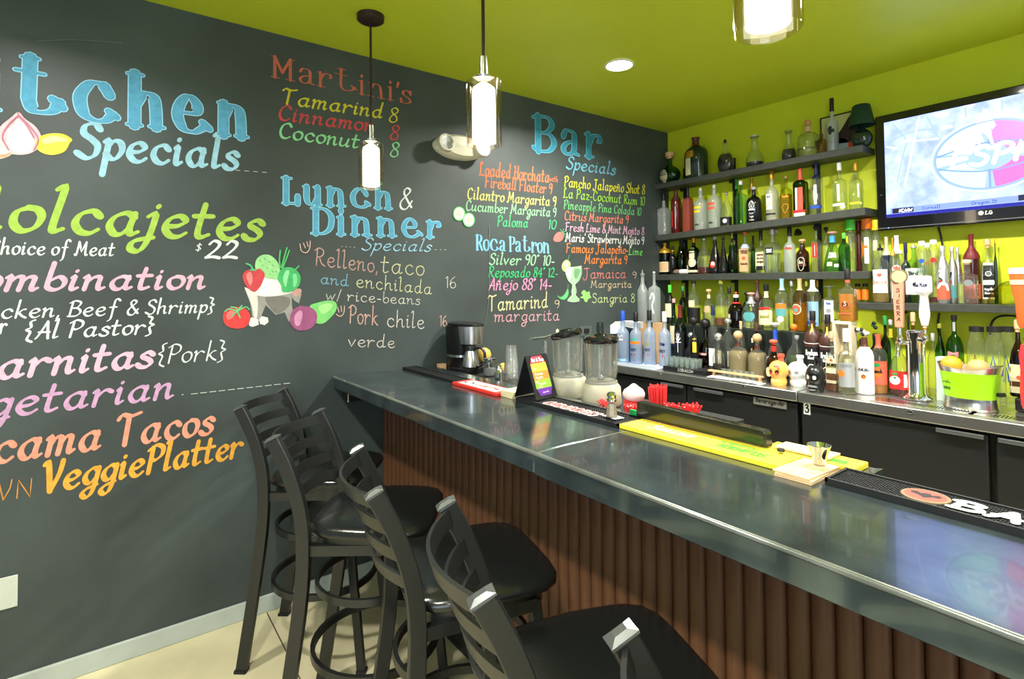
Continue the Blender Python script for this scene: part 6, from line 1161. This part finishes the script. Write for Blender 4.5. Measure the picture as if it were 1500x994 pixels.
skull(1140, 518, 560, 33, -.61, (246, 188, 92), dict(cap='coral', polys=[('eye', 'black', eyes), ('pupil', 'red', [O(-.42, .515, .17, .04), O(.42, .515, .17, .04)]), ('nose', 'orange', [[(-.1, .37), (0, .46), (.1, .37)]]), ('crown', 'coral', [O(.35, .80, .35, .045), O(.6, .72, .12, .05)]), ('mouth', 'cream', [O(0, .2, .5, .045)])], lines=[]), 'yellow skull bottle with black and red eyes')
skull(1168, 520, 564, 34, -.550, (236, 238, 236), dict(cap=None, polys=[('eye', 'silver', eyes), ('pupil', 'grey', [O(-.42, .54, .10, .04), O(.42, .54, .10, .04)])], lines=[]), 'white skull bottle between the yellow and the black skulls')
skull(1194, 524, 568, 33, -.645, (22, 24, 24), dict(cap=None, polys=[('eye', 'white', [O(-.42, .56, .20, .08), O(.42, .56, .20, .08)]), ('teeth', 'silver', [O(0, .17, .8, .10)])], lines=[]), 'black skull bottle with white painted eyes and teeth')
# ---- dark tray with shot glasses
ct_ = thing('serving_tray', 'black tray with silver lettering holding small shot glasses', 'tray', (0, 0, 0))
ta = at(966, 537, 'y', -.60); tb = at(1045, 549, 'y', -.62)
Mtr = Matrix.Translation((.58, -.60, CT + .0006))
MB().box(-.155, .17, -.06, .06, 0, .030, Mtr).build('tray_body', mat('tray_black', srgb(26, 27, 28), .4), ct_, bevel=.003)
mb = MB(); write(mb, 'CORAZÓN', lambda u, v, off: tuple(Mtr @ Vector((u, -.0606 - off, v))), -.035, .009, .115, .018, 'serif', 'mono', .13, 0); mb.build('lettering', mat('tray_silver_print', srgb(196, 198, 196), .4), ct_)
def small_glass(x, y, z, r, h, text, grp, r2=None, gm=None, cat='glass', nm='shot_glass'):
    r2 = r2 or r * .8
    o = MB().lathe([(0, .001), (r2, 0), (r2, .003), (r, h), (r - .0018, h), (r2 - .002, .006), (0, .006)], 16, caps=False).build(nm, gm or g_cup2, smooth=50)
    o.location = (x, y, z); return tag(o, text, cat, grp)
g_cup2 = thin('shot_glass_clear', (.95, .97, .96), (.66, .76, .72), gloss=1.0, frost=.10, frost_col=(.85, .95, .9))
spots = [(i, j) for i in range(6) for j in range(3)]
for i, j in spots: small_glass(.445 + i * .040, -.640 + j * .039, CT + .0312, .0165, .058, 'clear shot glass, %s row, %s from the left on the lettered tray' % (['front', 'middle', 'back'][j], ['first', 'second', 'third', 'fourth', 'fifth', 'sixth'][i]), 'shot glasses on the black tray')
# ---- wooden stick rack, glasses and papers
rk = thing('wooden_rack', 'long thin wooden rack board in front of the tan bottles', 'rack', (0, 0, 0))
MB().box(.765, 1.11, -.66, -.625, CT + .034, CT + .043).build('board', wood_c, rk, bevel=.002)
for x_ in (.80, 1.095): MB().box(x_ - .006, x_ + .006, -.65, -.635, CT + .0005, CT + .0338).build('foot', wood_c, rk)
for k in range(6): small_glass(.83 + k * .038, -.585, CT + .0006, .016, .05, 'small tasting glass, %s from the left behind the wooden rack board' % ['first', 'second', 'third', 'fourth', 'fifth', 'sixth'][k], 'tasting glasses behind the rack')
for k, (x_, y_, a_, l_) in enumerate(((.965, -.667, .02, 'top sheet of the white papers on the counter edge'), (.925, -.665, -.02, 'middle sheet of the white papers on the counter edge'), (.985, -.666, .03, 'bottom sheet of the white papers near the yellow skull'))):
    o = tag(MB().add([(-.14, -.04, 0), (-.05, -.042, .001), (.06, -.04, .003), (.14, -.042, 0), (.14, .035, .001), (.06, .036, .006), (-.05, .038, .003), (-.14, .036, .008)], [[0, 1, 6, 7], [1, 2, 5, 6], [2, 3, 4, 5]]).build('paper_sheet', mat('white_paper', srgb(236, 238, 236), .8)), l_, 'paper', 'papers on the back counter'); o.location = (x_, y_, CT + .002 + .003 * (2 - k)); o.rotation_euler = (0, 0, a_)
wd = tag(MB().lathe([(0, 0), (.05, .0), (.07, .006), (.072, .008), (.05, .004), (0, .003)], 28, caps=False).build('white_dish', mat('white_ceramic', srgb(232, 230, 222), .3), smooth=True), 'white dish in front of the frosted vodka bottles', 'dish'); dp_ = at(941, 531, 'z', CT); wd.location = (.315, -.662, CT + .0140); wd.scale = (.46, .46, .8)
# ---- papers on black holder at the far left of the counter
bh = thing('paper_holder', 'black holder with a stack of white cards at the left counter end', 'holder', (0, 0, 0))
h0 = at(908, 500, 'y', -.30)
MB().box(.004, .108, -.604, -.535, CT + .0130, 1.185).build('holder', m_dark, bh, bevel=.004)
for k in range(6):
    MB().box(-.06, .07, -.045, .045, 0, .004, Matrix.Translation((.068, -.555, 1.196 + k * .0072)) @ Matrix.Rotation(.10 - .012 * k, 4, 'Y') @ Matrix.Rotation(.05 * math.sin(k * 3), 4, 'Z')).build('card', mat('white_paper', srgb(236, 238, 236), .8), bh)
MB().box(.003, .0185, -.70, -.612, CT + .0005, 1.150).build('holder_wing', m_dark, bh, bevel=.003)
for k in range(4):
    MB().box(.003 + k * .0075, .006 + k * .0075, -.712 + k * .008, -.60, 1.1505, 1.215 + .008 * k).build('card', mat('white_paper', srgb(236, 238, 236), .8), bh)
# ---- beer tower with two handles
bt = thing('beer_tower', 'chrome draft beer tower with two taps on the back counter', 'beer tower', (1.80, -.47, CT + .0030), .0)
MB().lathe([(.062, 0), (.062, .006), (.045, .016), (.038, .03), (.038, .29), (.042, .30), (.042, .33), (.036, .335), (.0, .337)], 36, caps=False).build('column', m_chrome, bt, smooth=50)
H1, H2 = at(1318, 486, 'y', -.525), at(1355, 483, 'y', -.525)
for s, nm, hp in ((-1, 'tap', H1), (1, 'tap', H2)):
    x_ = hp.x - 1.80
    tp_ = MB().tube([(s * .02, -.02, hp.z - CT - .055), (x_, -.055, hp.z - CT - .055), (x_, -.085, hp.z - CT - .07), (x_, -.095, hp.z - CT - .12)], .011, .011, 12).build(nm, m_chrome, bt, smooth=True)
    MB().lathe([(.012, 0), (.014, .004), (.014, .022), (.008, .03), (.008, .05)], 16, c=(x_, -.055, hp.z - CT - .003 - .0505)).build('collar', m_chrome, tp_, smooth=True)
def on_tower(px_, py_): return at(px_, py_, 'y', -.525)
h1 = thing('tap_handle', 'copper tap handle with vertical lettering and round green medallion', 'tap handle', tuple(on_tower(1318, 486)), 0, 'beer tap handles')
ztop = on_tower(1318, 412).z - h1.location.z; mcop = mat('copper_handle', srgb(214, 144, 118), .4)
MB().lathe([(.010, 0), (.010, .02), (.006, .03)], 14).build('ferrule', m_chrome, h1, smooth=True)
MB().prism([(-.017, .022), (.017, .022), (.024, ztop), (-.024, ztop)], -.013, .013, Matrix.Rotation(math.pi / 2, 4, 'X')).build('paddle', mcop, h1, bevel=.004)
Mm = Matrix.Translation((.002, .0, ztop + .024)) @ Matrix.Rotation(math.pi / 2, 4, 'X') @ Matrix.Rotation(.35, 4, 'Y')
MB().lathe([(.034, -.014), (.037, -.010), (.037, .010), (.034, .014)], 30, M=Mm).build('medallion', mat('bronze_medallion', srgb(120, 96, 70), .4), h1, smooth=45)
MB().lathe([(.029, .0142), (.029, .0150)], 30, M=Mm).build('medallion_face', mat('medallion_green', srgb(196, 218, 130), .5), h1)
for k, chh in enumerate('SIERRA'[:6]):
    mb = MB(); write(mb, chh, lambda u, v, off: (u, -.0134 - off, v), -.0075, ztop - .052 - k * .0285, .015, .020, w=.17, pen='mono', slant=0); mb.build('lettering', cmat('brown'), h1)
h2 = thing('tap_handle', 'white curved tap handle with dark blue script on its head', 'tap handle', tuple(on_tower(1355, 483)), 0, 'beer tap handles')
zt2 = on_tower(1351, 404).z - h2.location.z; mw = mat('tap_white', srgb(240, 240, 242), .3)
MB().lathe([(.007, 0), (.009, .004), (.012, .012), (.008, .020)], 16).build('ferrule', mat('brass', (.6, .42, .16), .3, metal=1), h2, smooth=True)
MB().lathe([(.012, .020), (.014, .024), (.021, .06), (.022, .08), (.016, zt2 * .62), (.017, zt2 * .64), (.033, zt2 * .70), (.034, zt2 * .72), (.032, zt2 * .98), (.028, zt2)], 28).build('grip', mw, h2, smooth=45)
mb = MB(); write(mb, 'Blue Moon', lambda u, v, off: (.0337 * math.sin(u / .0337 - .1), -.0337 * math.cos(u / .0337 - .1) - off, v), -.034, zt2 * .80, .060, .024, w=.11, pen='mono', slant=.1, off=.0005); mb.build('lettering', cmat('navy'), h2)
# second tap group at the right edge
h3 = thing('tap_handle', 'orange pint shaped tap handle with white top at the right edge', 'tap handle', tuple(at(1499, 480, 'y', -.52)), 0, 'beer tap handles')
zt3 = at(1495, 392, 'y', -.52).z - h3.location.z
MB().lathe([(.012, 0), (.020, .02), (.024, zt3 * .45), (.033, zt3 * .6), (.040, zt3 * .9)], 28).build('grip', mat('tap_orange', srgb(230, 108, 52), .4), h3, smooth=45)
MB().lathe([(.041, zt3 * .9), (.042, zt3 * .93), (.040, zt3)], 28).build('foam_top', mw, h3, smooth=True)
MB().lathe([(.0375, zt3 * .72), (.0405, zt3 * .80)], 28, caps=False).build('cream_band', cmat('cream'), h3, smooth=True)
h4 = thing('tap_handle', 'red ribbed tap handle at the right edge', 'tap handle', tuple(at(1512, 600, 'y', -.60)), 0, 'beer tap handles')
zt4 = at(1512, 505, 'y', -.60).z - h4.location.z
MB().lathe([(.028, 0), (.034, .02), (.036, zt4 * .3), (.032, zt4 * .6), (.036, zt4 * .85), (.028, zt4)], 10).build('grip', mat('tap_red', srgb(214, 56, 66), .35), h4, smooth=True)
t2 = thing('beer_tower', 'second chrome tap column at the right edge of the picture', 'beer tower', (at(1522, 600, 'y', -.50).x, -.50, CT + .003))
MB().lathe([(.05, 0), (.038, .02), (.038, .30), (.042, .33), (0, .335)], 30, caps=False).build('column', m_chrome, t2, smooth=50)
# ---- lime bucket with citrus
bp_ = at(1418, 600, 'z', CT); bk = thing('ice_bucket', 'lime green and steel ice bucket full of citrus on the counter', 'bucket', (2.02, -.525, CT + .0032)); sx_ = 1.0
Rb = 38 * depth((2.02, -.525, 1.0)) / FPX * .82
MB().lathe([(Rb * 1.02, 0), (Rb * 1.04, .004), (Rb * .98, .012), (Rb * .95, .045), (Rb * .96, .052)], 44, d=.85).build('steel_base', m_steel, bk, smooth=45)
mb = MB().lathe([(Rb * .97, .052), (Rb * 1.02, .09), (Rb * 1.12, .165)], 44, d=.85, caps=False); mb.build('green_band', mat('lime_plastic', srgb(160, 226, 20), .4), bk, smooth=True)
mb = MB()
rim = lambda f, z, k: [(f * Rb * math.cos(a), f * Rb * .85 * math.sin(a), z + k * .018 * math.cos(a) ** 2) for a in [2 * pi * i / 44 for i in range(44)]]
R1_, R2_, R3_, R4_ = rim(1.12, .165, 0), rim(1.22, .183, 1), rim(1.20, .184, 1), rim(1.05, .15, 0)
vs = R1_ + R2_ + R3_ + R4_; mb.add(vs, [[k * 44 + i, k * 44 + (i + 1) % 44, (k + 1) * 44 + (i + 1) % 44, (k + 1) * 44 + i] for k in range(3) for i in range(44)]); mb.build('steel_rim', m_steel, bk, smooth=60)
MB().lathe([(Rb * .9, .054), (Rb * 1.0, .13)], 30, d=.85).build('liner', mat('pale_liner', srgb(225, 228, 224), .5), bk)
mb = MB(); write(mb, 'JOSE', lambda u, v, off: (Rb * 1.05 * math.sin(u / Rb - .75), -.85 * Rb * 1.05 * math.cos(u / Rb - .75) - off - .001, v), -.03, .115, .05, .022, w=.16, pen='mono', slant=.1); write(mb, 'cuervo', lambda u, v, off: (Rb * 1.03 * math.sin(u / Rb - .75), -.85 * Rb * 1.03 * math.cos(u / Rb - .75) - off - .001, v), -.03, .085, .045, .02, w=.16, pen='mono', slant=.1)
mb.build('lettering', mat('print_dark_green', srgb(46, 84, 20), .6), bk)
MB().tube([(Rb * .95, -.01, .075), (Rb * 1.22, -.03, .08), (Rb * 1.3, -.035, .083)], .007, .009, 8).build('handle', m_dark, bk, smooth=True)
for i_, (ox, oy, oz, r_, c_, nm_, l_) in enumerate(((-.064, -.005, .150, .042, (250, 160, 40), 'orange', 'bright orange at the left of the lime bucket'), (.032, -.01, .142, .043, (246, 156, 100), 'grapefruit', 'pink grapefruit in the middle of the lime bucket'), (.0, .06, .135, .030, (236, 226, 210), 'garlic_head', 'pale round fruit behind the orange in the bucket'))):
    citrus(nm_, (2.02 + ox, -.525 + oy, CT + oz), r_, c_, l_, 'fruit')
bw = tag(MB().add([(0, 0, 0), (.018, .004, .012), (.018, -.004, -.01), (-.018, .004, .012), (-.018, -.004, -.01), (.0, .004, .006)], [[0, 1, 2], [0, 4, 3], [0, 5, 1], [0, 3, 5]]).build('ribbon_bow', mat('red_white_ribbon', srgb(220, 90, 100), .5)), 'small red and white bow on the orange in the bucket', 'bow'); bw.location = (1.962, -.53, CT + .240); bw.scale = (1.1, 1.1, 1.1)
# ---- jars behind the bucket, devices
for px_, w_, c_, l_ in ((1430, 30, 'darkred', 'square glass jar with dark lid and red triangle mark'), (1456, 30, 'blue', 'square glass jar with dark lid and blue triangle mark, nearer the bucket'), (1475, 28, 'blue', 'square glass jar with dark lid half hidden by the brown bottle')):
    y_ = -.27 if c_ != 'blue' else (-.31 if px_ == 1456 else -.21); p2 = at(px_, 478, 'y', y_); dd = depth(p2); R = w_ / 2 * dd / FPX * .72; zb = CT + .0006; H = p2.z - zb
    t = thing('glass_jar', l_, 'jar', (p2.x, y_, zb), 0, 'square glass jars')
    MB().lathe([(0, 0, 5), (R, 0, 5), (R, H * .78, 5), (R * .8, H * .84, 3), (R * .72, H * .95, 2)], 32, caps=False).build('glass', G['clear'], t, smooth=45)
    MB().lathe([(R * .8, H * .93), (R * .8, H)], 24).build('lid', m_dark, t, smooth=45)
    mb = MB()
    for ln in ([(-.5, .35), (0, .62), (.5, .35)], [(-.28, .28), (0, .46), (.28, .28)]): ribbon(mb, [(a * R, b_ * H) for a, b_ in ln], lambda q, s: .009, lambda u, v, off: (u, -R - .0012 - off, v))
    mb.build('printed_mark', cmat(c_), t)
cbx = thing('cash_box', 'low flat black box on the counter behind the lime bucket', 'box', (0, 0, 0))
MB().box(2.155, 2.44, -.45, -.36, CT + .0032, CT + .060).build('body', m_dark, cbx, bevel=.006)
ph = thing('phone_base', 'black telephone base left of the lime bucket', 'telephone', (0, 0, 0))
MB().box(1.855, 1.955, -.36, -.26, CT + .0006, CT + .05).build('body', m_dark, ph, bevel=.006)
MB().tube([(1.865, -.33, CT + .065), (1.905, -.33, CT + .085), (1.945, -.33, CT + .065)], .014, .012, 10, up=(0, 1, 0)).build('handset', MATS['black_plastic'], ph, smooth=True)
tw = tag(MB().prism([(0, 0), (.055, .004), (.058, .05), (.004, .048)], 0, .21).build('towel_roll', mat('pale_cloth', srgb(206, 222, 216), .9)), 'pale folded towel standing right of the beer tower', 'towel'); tw.location = (1.865, -.42, CT + .0006)
# flower pompom bottle toppers between crate and taps
for px_, top_, l_, rgb in ((1262, 470, 'bottle topped with black and white flower pompom', (220, 224, 220)), (1281, 462, 'dark bottle topped with a small green figure', (60, 150, 90))):
    b_ = B('C', px_, top_ + 26, 20, 'shoulder', 'black', ('screw', 'black', .08), l_, [('lab', .2, .5, .8, 'grey')], y=-.47)
    hz_ = at(px_, top_ + 26, 'y', -.47).z - CT
    for i_ in range(14 if rgb[0] > 100 else 3):
        a = i_ * 2.4; rr = .026 * math.sqrt((i_ + .5) / 14); s_ = .011
        MB().lathe([(0, -s_), (s_ * .8, -s_ * .5), (s_, 0), (s_ * .6, s_ * .7), (0, s_)], 6, c=(rr * math.cos(a) * 1.2, rr * math.sin(a) * .6, hz_ + .022 + .03 * ((i_ * 7) % 5) / 5), caps=False).build('petal' if rgb[0] > 100 else 'figure_part', mat('pompom_%d_%d' % (rgb[0], i_ % 2), srgb(*rgb) if i_ % 3 else srgb(30, 32, 30), .6), b_)
